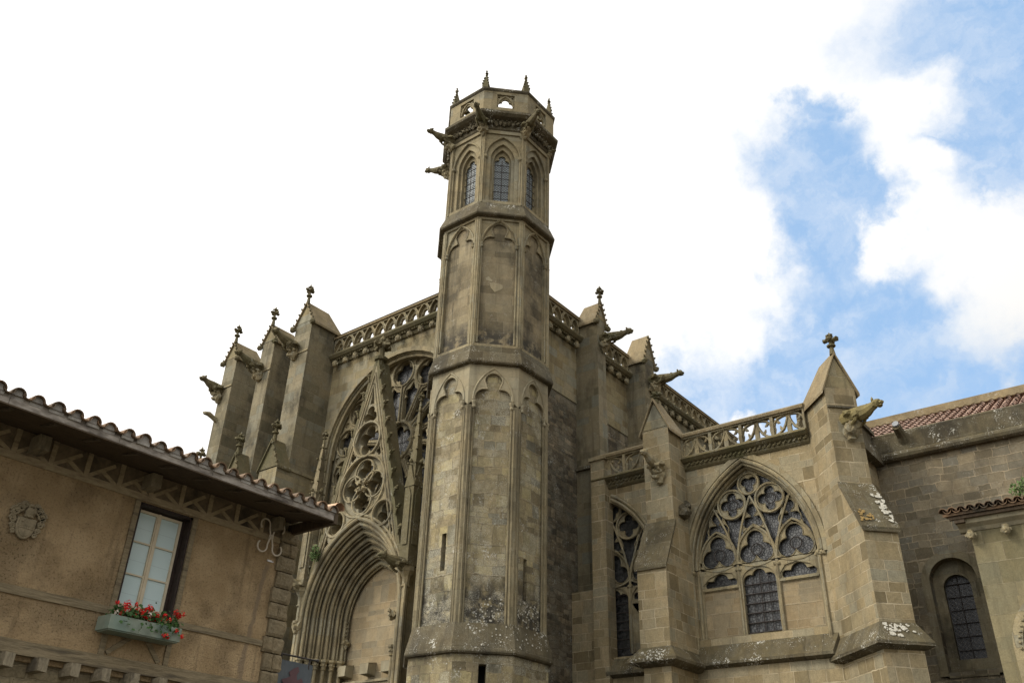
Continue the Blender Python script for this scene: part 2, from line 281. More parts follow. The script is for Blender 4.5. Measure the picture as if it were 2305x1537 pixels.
# ------------------------------------------------------------------ mesh helpers
class MB:
    def __init__(s): s.v = []; s.f = []
    def add(s, vs, fs):
        o = len(s.v); s.v += [Vector(p) for p in vs]; s.f += [tuple(i + o for i in f) for f in fs]; return s
    def hexa(s, p):     # bottom 4 ccw, top 4
        return s.add(p, [(3, 2, 1, 0), (4, 5, 6, 7), (0, 1, 5, 4), (1, 2, 6, 5), (2, 3, 7, 6), (3, 0, 4, 7)])
    def box(s, x0, x1, y0, y1, z0, z1):
        return s.hexa([(x0, y0, z0), (x1, y0, z0), (x1, y1, z0), (x0, y1, z0), (x0, y0, z1), (x1, y0, z1), (x1, y1, z1), (x0, y1, z1)])
    def prism(s, poly, vec):
        n = len(poly); vec = Vector(vec); a = [Vector(p) for p in poly]
        return s.add(a + [p + vec for p in a], [tuple(range(n))[::-1], tuple(range(n, 2 * n))] + [(i, (i + 1) % n, n + (i + 1) % n, n + i) for i in range(n)])
    def bar(s, a, b, w, h, up=(0, 0, 1)):
        a, b = Vector(a), Vector(b); d = (b - a).normalized(); up = Vector(up); sd = d.cross(up).normalized(); up = sd.cross(d)
        q = lambda p, i, j: p + sd * (w / 2 * i) + up * (h / 2 * j)
        return s.hexa([q(a, -1, -1), q(a, 1, -1), q(b, 1, -1), q(b, -1, -1), q(a, -1, 1), q(a, 1, 1), q(b, 1, 1), q(b, -1, 1)])
    def loft(s, rings, cap=True):
        o = len(s.v); n = len(rings[0]); vs = []; fs = []
        for r in rings: vs += [Vector(p) for p in r]
        for k in range(len(rings) - 1):
            for i in range(n): fs.append((k * n + i, k * n + (i + 1) % n, (k + 1) * n + (i + 1) % n, (k + 1) * n + i))
        if cap: fs += [tuple(range(n))[::-1], tuple(range((len(rings) - 1) * n, len(rings) * n))]
        return s.add(vs, fs)
    def tube(s, path, r, n=8, closed=False, flat=1.0):
        P = [Vector(p) for p in path]; m = len(P); rings = []; ref = None
        for i, p in enumerate(P):
            a = P[i - 1] if (i or closed) else P[0]; b = P[(i + 1) % m] if (i < m - 1 or closed) else P[-1]
            d = (b - a).normalized()
            if ref is None:
                ref = Vector((0, 0, 1)) if abs(d.z) < .9 else Vector((1, 0, 0))
            sd = d.cross(ref)
            if sd.length < 1e-4: sd = d.cross(Vector((.3, .5, .8)))
            sd.normalize(); up = sd.cross(d); ref = up
            rr = r[i] if isinstance(r, (list, tuple)) else r
            rings.append([p + sd * math.cos(2 * PI * k / n) * rr + up * math.sin(2 * PI * k / n) * rr * flat for k in range(n)])
        if closed: rings.append(rings[0])
        return s.loft(rings, not closed)
    def lump(s, c, r, sc=(1, 1, 1), sub=1, amp=.18, seed=None, rot=None):
        bm = bmesh.new(); bmesh.ops.create_icosphere(bm, subdivisions=sub, radius=1)
        sd = random.random() * 90 if seed is None else seed; c = Vector(c)
        vs = []
        for v in bm.verts:
            k = 1 + amp * 2 * (mnoise.noise(v.co * 1.7 + Vector((sd, sd * .7, 0))))
            q = Vector((v.co.x * sc[0], v.co.y * sc[1], v.co.z * sc[2])) * r * k
            if rot: q.rotate(rot)
            vs.append(q + c)
        fs = [tuple(v.index for v in f.verts) for f in bm.faces]; bm.free()
        return s.add(vs, fs)
    def oct(s, c, levels, n=8, ph=22.5, cap=True):
        return s.loft([[(c[0] + R * math.cos(math.radians(ph + 360 / n * k)), c[1] + R * math.sin(math.radians(ph + 360 / n * k)), z) for k in range(n)] for z, R in levels], cap)
    def plate(s, loops, fr, w0, w1, bev=0.0):
        """flat shape with holes: first loop outer, others holes; fr maps (u,v,w)"""
        bev = bev if len(loops) <= 1 else 0.0
        cu = bpy.data.curves.new('c', 'CURVE'); cu.dimensions = '2D'; cu.fill_mode = 'BOTH'
        t = abs(w1 - w0); cu.extrude = max(t / 2 - bev, .001); cu.bevel_depth = bev; cu.bevel_resolution = 0; cu.offset = -bev
        for lp in loops:
            sp = cu.splines.new('POLY'); sp.points.add(len(lp) - 1); sp.use_cyclic_u = True
            for i, p in enumerate(lp): sp.points[i].co = (p[0], p[1], 0, 1)
        ob = bpy.data.objects.new('c', cu); me = bpy.data.meshes.new_from_object(ob); mid = (w0 + w1) / 2
        s.add([fr(v.co.x, v.co.y, v.co.z + mid) for v in me.vertices], [tuple(p.vertices) for p in me.polygons])
        bpy.data.objects.remove(ob); bpy.data.meshes.remove(me); bpy.data.curves.remove(cu); return s
    def build(s, name, mat, parent=None, smooth=False, origin=None):
        bm = bmesh.new(); vs = [bm.verts.new(v) for v in s.v]
        for f in s.f:
            try: bm.faces.new([vs[i] for i in f])
            except ValueError: pass
        bmesh.ops.recalc_face_normals(bm, faces=bm.faces)
        uvl = bm.loops.layers.uv.new('UV')
        for f in bm.faces:
            n = f.normal; h = math.hypot(n.x, n.y)
            if h > .35:
                t = Vector((-n.y / h, n.x / h, 0))
                # snap to keep courses continuous
                for lo in f.loops: lo[uvl].uv = (lo.vert.co.dot(t), lo.vert.co.z)
            else:
                for lo in f.loops: lo[uvl].uv = (lo.vert.co.x, lo.vert.co.y)
            if smooth: f.smooth = True
        o = Vector(origin) if origin is not None else Vector((0, 0, 0))
        if origin is not None:
            for v in bm.verts: v.co -= o
        me = bpy.data.meshes.new(name); bm.to_mesh(me); bm.free(); me.materials.append(mat)
        ob = bpy.data.objects.new(name, me); C.objects.link(ob); ob.location = o
        setpar(ob, parent); return ob
WL = {}
def wloc(o): return WL.get(o.name, Vector((0, 0, 0)))
def setpar(ob, parent):
    WL[ob.name] = Vector(ob.location)
    if parent is not None:
        ob.parent = parent; ob.matrix_parent_inverse = Matrix.Translation(-wloc(parent))
def thing(name, label, cat, loc, group=None):
    o = bpy.data.objects.new(name, None); C.objects.link(o); o.location = loc; o.empty_display_size = .3; WL[o.name] = Vector(loc)
    o['label'] = label; o['category'] = cat
    if group: o['group'] = group
    return o
def lab(o, t): o['label'] = t; return o
def copies(o, offs, parent):
    out = []
    for d in offs:
        c = o.copy(); C.objects.link(c); c.location = Vector(o.location) + Vector(d); WL[c.name] = wloc(o) + Vector(d)
        out.append(c)
        for ch in o.children:
            k = ch.copy(); C.objects.link(k); k.parent = c; k.location = Vector(ch.location) + Vector(d)
            k.matrix_parent_inverse = Matrix.Translation(-WL[c.name])
        c.parent = parent; c.matrix_parent_inverse = Matrix.Translation(-wloc(parent))
    return out

def frame(o, u, n):
    o, u, n = Vector(o), Vector(u), Vector(n)
    return lambda a, b, w: o + u * a + Vector((0, 0, b)) + n * w
def FX(y0, x0, z0=0): return frame((x0, y0, z0), (0, 1, 0), (-1, 0, 0))     # wall facing -X; u along +Y
def FY(x0, y0, z0=0): return frame((x0, y0, z0), (1, 0, 0), (0, -1, 0))     # wall facing -Y; u along +X

# 2D shapes
def rect(a, b, c, d): return [(a, c), (b, c), (b, d), (a, d)]
def circ(x, y, r, n=28): return [(x + r * math.cos(2 * PI * i / n), y + r * math.sin(2 * PI * i / n)) for i in range(n)]
def arc_pts(cx, zs, a, h, n=12):            # from right spring over the top to the left spring
    if h < a * .999:
        return [(cx + a * math.cos(PI * i / (2 * n)), zs + h * math.sin(PI * i / (2 * n))) for i in range(2 * n + 1)]
    R = (a * a + h * h) / (2 * a); off = R - a; th = math.asin(min(1, h / R))
    right = [(cx - off + R * math.cos(th * i / n), zs + R * math.sin(th * i / n)) for i in range(n + 1)]
    return right + [(2 * cx - x, z) for x, z in right[::-1][1:]]
def arch(cx, z0, zs, a, h, n=12): return [(cx - a, z0), (cx + a, z0)] + arc_pts(cx, zs, a, h, n)
def radial(cx, cy, lobes, a0=0, a1=2 * PI, n=72, mn=.02):
    out = []
    closed = abs(a1 - a0 - 2 * PI) < 1e-6
    for i in range(n if closed else n + 1):
        t = a0 + (a1 - a0) * i / n; best = mn
        for lx, ly, r in lobes:
            d = math.hypot(lx, ly); ph = t - math.atan2(ly, lx); q = r * r - (d * math.sin(ph)) ** 2
            if q > 0:
                v = d * math.cos(ph) + math.sqrt(q)
                if v > best: best = v
        out.append((cx + best * math.cos(t), cy + best * math.sin(t)))
    return out
def foil(cx, cy, R, n=3, rot=90, k=None, pts=60):
    if k is None: k = {3: .52, 4: .44, 5: .36, 6: .32}[n]
    r = R * k; d = R - r
    return radial(cx, cy, [(d * math.cos(math.radians(rot + 360 / n * i)), d * math.sin(math.radians(rot + 360 / n * i)), r) for i in range(n)], n=pts, mn=R * .2)
def trefpts(zs, a, n=60):                    # tall tower trefoil: wide quarter arcs below, round lobe above
    return radial(0, zs, [(-.47 * a, .12 * a, .54 * a), (.47 * a, .12 * a, .54 * a), (0, 1.14 * a, .50 * a)], 0, PI, n)
def trefarch(cx, z0, zs, a, top=1.0, n=48):   # cusped opening with legs
    lob = [(-.52 * a, .12 * a, .53 * a), (.52 * a, .12 * a, .53 * a), (0, (.95 * top) * a, .50 * a)]
    return [(cx - a, z0), (cx + a, z0)] + radial(cx, zs, lob, 0, PI, n)
def ringpath(fr, pts, w): return [fr(p[0], p[1], w) for p in pts]

# ------------------------------------------------------------------ carved bits
def finial(pos, h, parent, mat=m_moss, name='finial', r=None):
    b = MB(); x, y, z = pos; r = r or h * .10
    b.oct((x, y), [(z, r * .9), (z + h * .34, r * .55), (z + h * .36, r * 1.3), (z + h * .42, r * 1.3), (z + h * .44, r * .5), (z + h * .9, r * .45), (z + h, .1 * r)], n=8)
    for k in range(4):
        a = PI / 4 + k * PI / 2 if False else k * PI / 2
        b.lump((x + math.cos(a) * r * 1.5, y + math.sin(a) * r * 1.5, z + h * .66), r * .95, (1, 1, .8), 1, .3)
        b.lump((x + math.cos(a + .78) * r * .7, y + math.sin(a + .78) * r * .7, z + h * .84), r * .55, (1, 1, 1), 1, .3)
    b.lump((x, y, z + h * .66), r * 1.1, (1, 1, 1), 1, .2)
    return b.build(name, mat, parent, origin=(x, y, z))

def head_mesh(b, c, s, out):
    """small carved corbel head: out = facing direction"""
    c = Vector(c); out = Vector(out)
    b.lump(c + out * s * .25, s * .5, (.9, .9, 1.15), 2, .12)
    b.lump(c + out * s * .62 - Vector((0, 0, s * .05)), s * .16, (1, 1, 1.3), 1, .1)
    b.lump(c + out * s * .5 - Vector((0, 0, s * .38)), s * .24, (1, 1, .7), 1, .15)
    sd = out.cross(Vector((0, 0, 1)))
    for k in (-1, 1):
        b.lump(c + out * s * .55 + sd * s * .2 * k + Vector((0, 0, s * .17)), s * .1, (1, 1, .7), 1, .1)
        b.lump(c + out * s * .15 + sd * s * .46 * k, s * .2, (.8, .8, 1.3), 1, .3)
    b.lump(c + Vector((0, 0, s * .45)) + out * s * .15, s * .45, (1, 1, .5), 1, .3)

def gargoyle(pos, dr, L, parent, mat=m_moss, s=1.0, rise=.10, corbel=True, label=None):
    pos = Vector(pos); d = Vector(dr).normalized(); up = Vector((0, 0, 1)); sd = d.cross(up).normalized()
    b = MB(); n = 11
    prof = [(-.25, .15, 0), (0, .16, 0), (.15, .17, .01), (.32, .15, .03), (.48, .155, .02), (.62, .13, .04), (.74, .095, .08), (.84, .085, .11)]
    pts = [pos + d * (L * t) + up * (L * (rise * max(t, 0) + e)) for t, r, e in prof]
    b.tube(pts, [r * s * 1.05 for t, r, e in prof], 9, flat=1.15)
    hd = pos + d * (L * .90) + up * (L * (rise * .9 + .115))
    b.lump(hd, .125 * s, (1, 1, .95), 2, .2)
    b.lump(hd + d * .11 * s - up * .015 * s, .075 * s, (1.1, 1.1, .75), 1, .2)
    b.lump(hd + d * .10 * s - up * .085 * s, .055 * s, (1.2, 1.0, .5), 1, .2)
    for k in (-1, 1):
        b.lump(hd + sd * .09 * s * k + up * .09 * s - d * .05 * s, .05 * s, (.8, .8, 1.4), 1, .2)
        b.lump(pos + d * L * .42 + sd * .13 * s * k - up * .06 * s, .11 * s, (1, 1, 1.1), 1, .3)
        b.tube([pos + d * L * .46 + sd * .14 * s * k, pos + d * L * .36 + sd * .15 * s * k - up * .2 * s, pos + d * L * .22 + sd * .12 * s * k - up * .26 * s], [.055 * s, .045 * s, .04 * s], 6)
        b.lump(pos + d * L * .18 + sd * .15 * s * k + up * .04 * s, .12 * s, (1.3, 1.3, 1.0), 1, .3)
    for k in range(6):
        b.lump(pos + d * L * (.1 + .11 * k) + up * (L * rise * .3 + .14 * s), .05 * s, (1, 1, .8), 1, .3)
    o = b.build('gargoyle', mat, parent, smooth=False, origin=pos)
    if label: o['label'] = label
    if corbel:
        c = MB(); q = pos + d * .10 * s - up * .34 * s
        c.lump(q, .21 * s, (1, 1, 1.0), 2, .3); c.lump(q + d * .12 * s + up * .12 * s, .16 * s, (1.1, 1.1, .8), 2, .3); c.lump(q - up * .18 * s - d * .03, .12 * s, (1, 1, .9), 1, .3)
        c.lump(q + d * .15 * s - up * .05 * s + sd * .1 * s, .09 * s, (1, 1, 1), 1, .3)
        c.build('corbel', m_trim, o, origin=q)
    return o

def crockets(b, p0, p1, n, s, out, amp=.35):
    p0, p1 = Vector(p0), Vector(p1); out = Vector(out)
    for i in range(n):
        q = p0.lerp(p1, (i + .5) / n)
        b.lump(q + out * s * .5, s * .62, (1, 1, .9), 1, amp); b.lump(q + out * s * 1.1 + Vector((0, 0, s * .25)), s * .38, (1, 1, .8), 1, amp)

def gable_cap(parent, F, R, c, w, d0, d1, zE, zA, crock=True, fin=.95, hip=.35, mat=m_cap, finmat=m_moss, finr=None):
    """saddleback cap. F outward unit dir, R lateral unit dir, c point under the ridge (2d), w half width, from d0 (front) back to d1 along -F"""
    F, R, c = Vector((*F, 0)), Vector((*R, 0)), Vector((*c, 0))
    P = lambda f, r, z: c + F * f + R * r + Vector((0, 0, z))
    ov = .07; t = .09
    # stone gable body under the slabs
    core = MB(); core.loft([[P(d0, -w, zE - .02), P(d0, w, zE - .02), P(d0, 0, zA - .10)], [P(d1 + hip, -w, zE - .02), P(d1 + hip, w, zE - .02), P(d1 + hip, 0, zA - .10)]])
    k = MB(); wo = w + .10; zo = zE - (zA - zE) / w * .10
    for sg in (-1, 1):
        lo = [P(d0 + ov, sg * wo, zo), P(d0 + ov, 0, zA), P(d1 + hip, 0, zA), P(d1, sg * wo, zo)]
        hi = [p + Vector((0, 0, t)) for p in lo]
        k.hexa([lo[0], lo[1], lo[2], lo[3], hi[0], hi[1], hi[2], hi[3]])
    k.add([P(d1, -wo, zo), P(d1, wo, zo), P(d1 + hip, 0, zA + t), P(d1, -wo, zo + t), P(d1, wo, zo + t)], [(0, 1, 2), (3, 4, 2), (0, 3, 2), (1, 4, 2)])
    cap = k.build('cap', mat, parent)
    core.build('gable', m_ash, parent)
    if crock:
        q = MB()
        for sg in (-1, 1):
            crockets(q, P(d0 + ov, sg * wo, zo + .05), P(d0 + ov, 0, zA + .05), 5, .085, R * sg * .8 + Vector((0, 0, .5)))
            q.lump(P(d0 + ov, sg * wo, zo), .12, (1, 1, 1.1), 2, .25)
        q.build('crocket', m_moss, parent)
    if fin:
        p = P(d0 - .02, 0, zA + .02); finial(tuple(p), fin, parent, finmat, r=finr)
    return cap

# ------------------------------------------------------------------ ground
g = MB(); g.add([(-900, -900, 0), (900, -900, 0), (900, 900, 0), (-900, 900, 0)], [(0, 1, 2, 3)])
go = g.build('ground', m_ground); go['kind'] = 'structure'

# ================================================================== BASILICA
B = thing('basilica', 'large weathered sandstone Gothic basilica with octagonal stair tower, gargoyles and pierced parapets', 'church', (20, 16.4, 0))

# ---- transept front wall (plane X=20)
YC = 21.5
fr = FX(0, 20)
b = MB()
win_in = arch(YC, 10.9, 14.15, 3.40, 3.40)
b.plate([rect(16.6, 25.6, 0, 18.3), win_in, arch(YC, -0.0 + .3, 7.9, 2.0, 2.55)], fr, -.35, 0)
b.plate([rect(16.6, 25.6, 0, 18.3), arch(YC, 10.9, 14.15, 3.28, 3.28), arch(YC, .3, 7.9, 1.9, 2.4)], fr, -.85, -.35)
wall = lab(b.build('transept_front_wall', m_ash, B), 'pale ashlar transept front around the great rose window')
b = MB(); b.plate([arch(YC, 10.8, 14.15, 3.62, 3.62), arch(YC, 10.8, 14.15, 3.44, 3.44)], fr, 0, .10, .02)
b.plate([arch(YC, 10.8, 14.15, 3.42, 3.42), arch(YC, 10.8, 14.15, 3.28, 3.28)], fr, -.16, -.06, .02)
b.tube(ringpath(fr, arc_pts(YC, 14.15, 3.33, 3.33, 20), -.22), .06, 8)
b.build('hood_mould', m_trim, wall)
# body behind
b = MB(); b.box(20.85, 40, 16.7, 30, 0, 18.2); b.build('transept_body', m_ashd, B)
# rose tracery
cz = 14.15
A_ = [arch(YC, 10.9, cz, 3.39, 3.39, 16), circ(YC, cz, .68)]
NP = 14
for k in range(NP):
    a = 2 * PI * k / NP; a2 = a + PI / NP
    def pol(r, t): return (YC + r * math.cos(t), cz + r * math.sin(t))
    lp = [pol(.86, a - .10), pol(.86, a + .10)] + [pol(1.95, a + .185), pol(2.15, a + .165), pol(2.35, a + .07), pol(2.5, a), pol(2.35, a - .07), pol(2.15, a - .165), pol(1.95, a - .185)]
    A_.append(lp)
    c = pol(2.80, a2); A_.append(circ(c[0], c[1], .53, 20))
    c2 = pol(3.16, a); A_.append(circ(c2[0], c2[1], .13, 8))
fr2 = FX(0, 20.42)
b = MB(); b.plate(A_, fr2, -.10, .10, .03)
B_ = [arch(YC, 10.9, cz, 3.39, 3.39, 16), foil(YC, cz, .64, 6, k=.34)]
for k in range(NP):
    a = 2 * PI * k / NP; a2 = a + PI / NP
    B_.append([pol(.9, a - .085), pol(.9, a + .085), pol(1.72, a + .165), pol(1.80, a + .11), pol(1.90, a + .16), pol(2.08, a + .15), pol(2.14, a + .07), pol(2.4, a), pol(2.14, a - .07), pol(2.08, a - .15), pol(1.90, a - .16), pol(1.80, a - .11), pol(1.72, a - .165)])
    c = pol(2.80, a2); B_.append(foil(c[0], c[1], .51, 4, rot=math.degrees(a2), k=.46))
b.plate(B_, fr2, -.05, .04, 0)
b.tube(ringpath(fr2, circ(YC, cz, .76, 32), .12), .06, 6, True)
for k in range(NP):
    a = 2 * PI * k / NP; a2 = a + PI / NP; c = pol(2.80, a2)
    b.tube(ringpath(fr2, circ(c[0], c[1], .54, 22), .12), .04, 6, True)
    b.tube([fr2(*pol(.85, a2), .12), fr2(*pol(2.28, a2), .12)], .035, 6)
rose = lab(b.build('rose_window', m_trim, B), 'great rose window tracery, partly hidden behind the openwork portal gable')
b = MB(); b.plate([arch(YC, 10.9, cz, 3.5, 3.5)], fr2, -.16, -.12); b.build('leaded_glass', m_glassd, rose)
b = MB()
for i in range(-6, 7): b.tube([fr2(YC + i * .5, 11, -.09), fr2(YC + i * .5, 17.4, -.09)], .012, 4)
for i in range(13): b.tube([fr2(YC - 3.3, 11.2 + i * .5, -.09), fr2(YC + 3.3, 11.2 + i * .5, -.09)], .012, 4)
b.build('iron_bar', m_iron, rose)

# ---- cornice, corbel heads and pierced parapet
def corbel_heads(parent, fr, us, z, out, s=.24):
    first = None
    for i, u in enumerate(us):
        p = fr(u, z, .12)
        if first is None or i < 3:
            b = MB(); head_mesh(b, p, s * (1, .94, 1.05)[i % 3], out); o = b.build('carved_head', m_trim, parent, origin=p)
            if first is None: first = []
            first.append(o)
        else:
            src = first[i % 3]; q = fr(us[i % 3], z, .12)
            c = src.copy(); C.objects.link(c); c.location = Vector(src.location) + (p - q); c.parent = parent; c.matrix_parent_inverse = src.matrix_parent_inverse.copy()

def trefoil_parapet(fr, u0, u1, nb, z0, z1, out, label, heads=True, zc=None):
    """pierced parapet: cornice below, pointed arcade with trefoil holes, moulded cap"""
    b = MB(); w = (u1 - u0) / nb; h = z1 - z0
    L1 = [rect(u0, u1, z0, z1)]; L2 = [rect(u0, u1, z0, z1)]
    for i in range(nb):
        c = u0 + (i + .5) * w; a = w * .44
        L1.append(arch(c, z0 + .05, z0 + h * .30, a, h * .60, 8))
        L2.append(foil(c, z0 + h * .36, min(a * .88, h * .36), 3, 90, pts=36))
    for i in range(1, nb):
        c = u0 + i * w; L1.append([(c, z0 + h * .62), (c + w * .26, z1 - .07), (c - w * .26, z1 - .07)])
    b.plate(L1, fr, .0, .10, .012); b.plate(L2, fr, -.10, -.0005, .008)
    for i in range(nb):
        c = u0 + (i + .5) * w
        b.tube(ringpath(fr, arc_pts(c, z0 + h * .30, w * .45, h * .62, 7), .11), .022, 5)
    o = lab(b.build('parapet', m_trim, B), label)
    b = MB(); b.plate([rect(-.16, .17, z1, z1 + .09)], lambda a, v, w_: fr(w_, v, a), u0 - .02, u1 + .02)
    b.plate([[(-.18, z1 + .09), (.20, z1 + .09), (.0, z1 + .17)]], lambda a, v, w_: fr(w_, v, a), u0 - .02, u1 + .02); b.build('coping', m_cap, o)
    # cornice profile
    pr = [(-.2, z0 - .42), (.02, z0 - .42), (.06, z0 - .34), (.06, z0 - .26), (.22, z0 - .20), (.30, z0 - .10), (.30, z0 - .03), (.12, z0), (-.2, z0)]
    b = MB(); b.plate([pr], lambda a, v, w_: fr(w_, v, a), u0 - .02, u1 + .02)
    n = int((u1 - u0) / .13)
    for i in range(n):
        b.lump(fr(u0 + (i + .5) * .13, z0 - .26, .13), .055, (1, 1, .8), 1, .4)
    b.build('cornice', m_moss, o)
    if heads: corbel_heads(o, fr, [u0 + (i + .5) * w for i in range(nb)], z0 - .48, out)
    return o
trefoil_parapet(FX(0, 19.95), 18.2, 25.25, 12, 18.66, 19.42, (-1, 0, 0), 'pierced parapet of trefoil arches above the rose window')

# ---- left buttresses B1..B3
def gutter_line(): pass
def left_buttress(y0, y1, xf, zE, zA, label, dz=0, low=True):
    b = MB(); b.box(xf, 20.4, y0, y1, 0, zE); o = lab(b.build('buttress', m_ashd, B), label)
    gable_cap(o, (-1, 0), (0, 1), (xf, (y0 + y1) / 2), (y1 - y0) / 2, 0, -1.5, zE, zA, fin=.95)
    b = MB(); b.box(xf - .04, xf - .005, y0 - .02, y1 + .02, zE - 1.45, zE - 1.38); b.box(xf - .04, 20, y0 - .04, y0 - .005, zE - .16, zE - .04); b.build('drip_moulding', m_trim, o)
    if low:
        b = MB(); b.box(xf - .55, 20.2, y0 - .07, y1 - .05, 0, 13.35); b.box(xf - .05, 20.2, y0 - .12, y0 - .05, 13.30, 13.42)
        q = b.build('lower_stage', m_ash, o)
        k = MB(); yc = (y0 + y1) / 2 - .06; hw = (y1 - y0) / 2 + .05
        for sg in (-1, 1):
            lo = [(xf - .62, yc + sg * (hw + .05), 13.25), (xf - .62, yc, 14.42), (xf + .02, yc, 14.42), (xf + .02, yc + sg * (hw + .05), 13.25)]
            k.hexa([*lo, *[(a, c_, z + .09) for a, c_, z in lo]])
        k.loft([[(xf - .55, yc - hw, 13.3), (xf - .55, yc + hw, 13.3), (xf - .55, yc, 14.4)], [(xf, yc - hw, 13.3), (xf, yc + hw, 13.3), (xf, yc, 14.4)]])
        crockets(k, (xf - .62, yc - hw, 13.3), (xf - .62, yc, 14.4), 4, .09, (0, -.8, .5)); k.build('lower_gable', m_moss, o)
        finial((xf - .5, yc, 14.4), .95, o)
    return o
left_buttress(25.3, 26.3, 18.6, 19.85, 20.75, 'gabled buttress beside the rose window, nearest of the row of three at left')
left_buttress(27.6, 28.4, 18.6, 19.7, 20.45, 'middle gabled buttress of the three at left')
left_buttress(30.15, 30.95, 18.6, 19.7, 20.45, 'outermost gabled buttress at far left')
gargoyle((18.62, 26.05, 18.75), (-1, .0, 0), 1.25, B, s=1.05, label='gargoyle jutting from the nearest left buttress')
gargoyle((18.62, 28.2, 18.45), (-1, .05, 0), 1.3, B, s=1.05, label='gargoyle jutting from the middle left buttress')
gargoyle((18.62, 30.85, 18.2), (-1, .05, 0), 1.05, B, s=1.05, label='gargoyle jutting from the outermost left buttress')
b = MB(); b.tube([(18.7, 30.75, 16.75), (18.45, 30.78, 16.85), (18.22, 30.80, 16.95), (18.05, 30.8, 16.92)], [.13, .10, .11, .08], 8); b.lump((18.05, 30.8, 16.92), .11, (1, 1, .9), 1, .3); lab(b.build('stub_spout', m_trim, B, origin=(18.6, 30.8, 16.8)), 'small stub spout low on the outermost left buttress')

# ---- portal
px_ = []
steps = 6
b = MB()
for i in range(steps):
    t = i / (steps - 1); a = 2.14 - .72 * t; h = 2.86 - 1.05 * t; x0 = 19.0 + .22 * i; x1 = x0 + .22
    f = FX(0, x0)
    b.plate([arch(YC, .0, 7.9, 2.32, 3.04, 16), arch(YC, -.2 + .4, 7.9, a, h, 16)], f, -.21, 0, .015)
    z_lo = 6.62
    for (da, w_, rr) in ((-.02, -.03, .055), (-.075, -.12, .035)):
        pts = [(YC + a + da, z_lo)] + arc_pts(YC, 7.9, a + da, h + da * 1.3, 18) + [(YC - a - da, z_lo)]
        b.tube(ringpath(f, pts, w_), rr, 7)
portal = lab(b.build('portal', m_trim, B), 'deep pointed portal arch of receding moulded orders')
b = MB()
f = FX(0, 19.0)
for (a, h, w_, rr) in ((2.26, 3.0, .06, .07), (2.38, 3.16, .02, .05)):
    b.tube(ringpath(f, [(YC + a, .4)] + arc_pts(YC, 7.9, a, h, 22) + [(YC - a, .4)], w_), rr, 8)
b.build('outer_moulding', m_trim, portal)
b = MB()
for i in range(steps):
    t = i / (steps - 1); a = 2.10 - .72 * t; x0 = 18.98 + .22 * i
    for sg in (-1, 1):
        b.tube([(x0, YC + sg * a, .0), (x0, YC + sg * a, 6.4)], .06, 8)
b.build('jamb_shaft', m_trim, portal)
for i in range(steps):
    t = i / (steps - 1); a = 2.10 - .72 * t; x0 = 18.98 + .22 * i
    for sg in (-1, 1):
        b = MB(); b.oct((x0, YC + sg * a), [(6.34, .07), (6.37, .1), (6.40, .075), (6.56, .115), (6.60, .15), (6.66, .15), (6.68, .1)])
        for k in range(6):
            b.lump((x0 + .09 * math.cos(k), YC + sg * a + .09 * math.sin(k), 6.5), .04, (1, 1, 1), 1, .3)
        b.build('capital', m_trim, portal, origin=(x0, YC + sg * a, 6.3))
# tympanum and door
f = FX(0, 20.32)
b = MB(); b.plate([arch(YC, 0, 7.9, 1.62, 2.0, 14), rect(YC - .95, YC + .95, .3, 5.92)], f, -.12, 0)
b.build('tympanum', m_tymp, portal)
b = MB(); b.plate([rect(YC - 1.05, YC + 1.05, 5.80, 5.95), ], f, 0, .10, .01); b.plate([rect(YC - 1.3, YC + 1.3, 5.95, 6.03)], f, .0, .16, .01)
for sg in (-1, 1): b.lump(f(YC + sg * .95, 5.80, .1), .12, (1, 1, .9), 2, .2)
b.build('lintel', m_pale, portal)
b = MB()
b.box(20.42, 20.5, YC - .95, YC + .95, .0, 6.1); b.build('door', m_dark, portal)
for y in (22.66, 21.62, 20.68):
    b = MB(); b.hexa([(19.97, y - .17, 6.18), (20.36, y - .17, 6.14), (20.36, y + .17, 6.14), (19.97, y + .17, 6.18), (19.97, y - .19, 6.50), (20.36, y - .19, 6.56), (20.36, y + .19, 6.56), (19.97, y + .19, 6.50)])
    b.build('corbel_block', m_pale, portal, origin=(20.1, y, 6.5))
b = MB()   # foliate trail inside the innermost order
f = FX(0, 20.22)
pts = arc_pts(YC, 7.9, 1.36, 1.76, 20)
for i, p in enumerate(pts[18:]):
    b.lump(f(p[0], p[1], .04), .06, (1, 1, 1), 1, .5); b.lump(f(p[0] * .5 + pts[min(18 + i + 1, 40)][0] * .5, p[1] * .5 + pts[min(18 + i + 1, 40)][1] * .5, .06), .035, (1, 1, 1), 1, .4)
for i in range(5): b.lump(f(YC + 1.36, 7.9 - .13 * i, .04), .06, (1, 1, 1), 1, .5)
b.lump(f(YC + 1.34, 7.22, .05), .13, (1, 1, 1.1), 2, .35)
b.build('leaf_trail', m_trim, portal)
for (y, z, s) in ((YC + 2.36, 7.65, .28), (YC - 2.0, 7.55, .2)):
    b = MB(); p = Vector((18.92, y, z)); b.lump(p, s * .6, (1, 1, 1.3), 2, .35); b.lump(p + Vector((-.1, .02, s * .5)), s * .35, (1, 1, 1), 1, .3); b.lump(p + Vector((-.14, -.05, -s * .2)), s * .3, (1, 1, 1), 1, .3)
    b.build('carved_figure', m_trim, portal, origin=p)

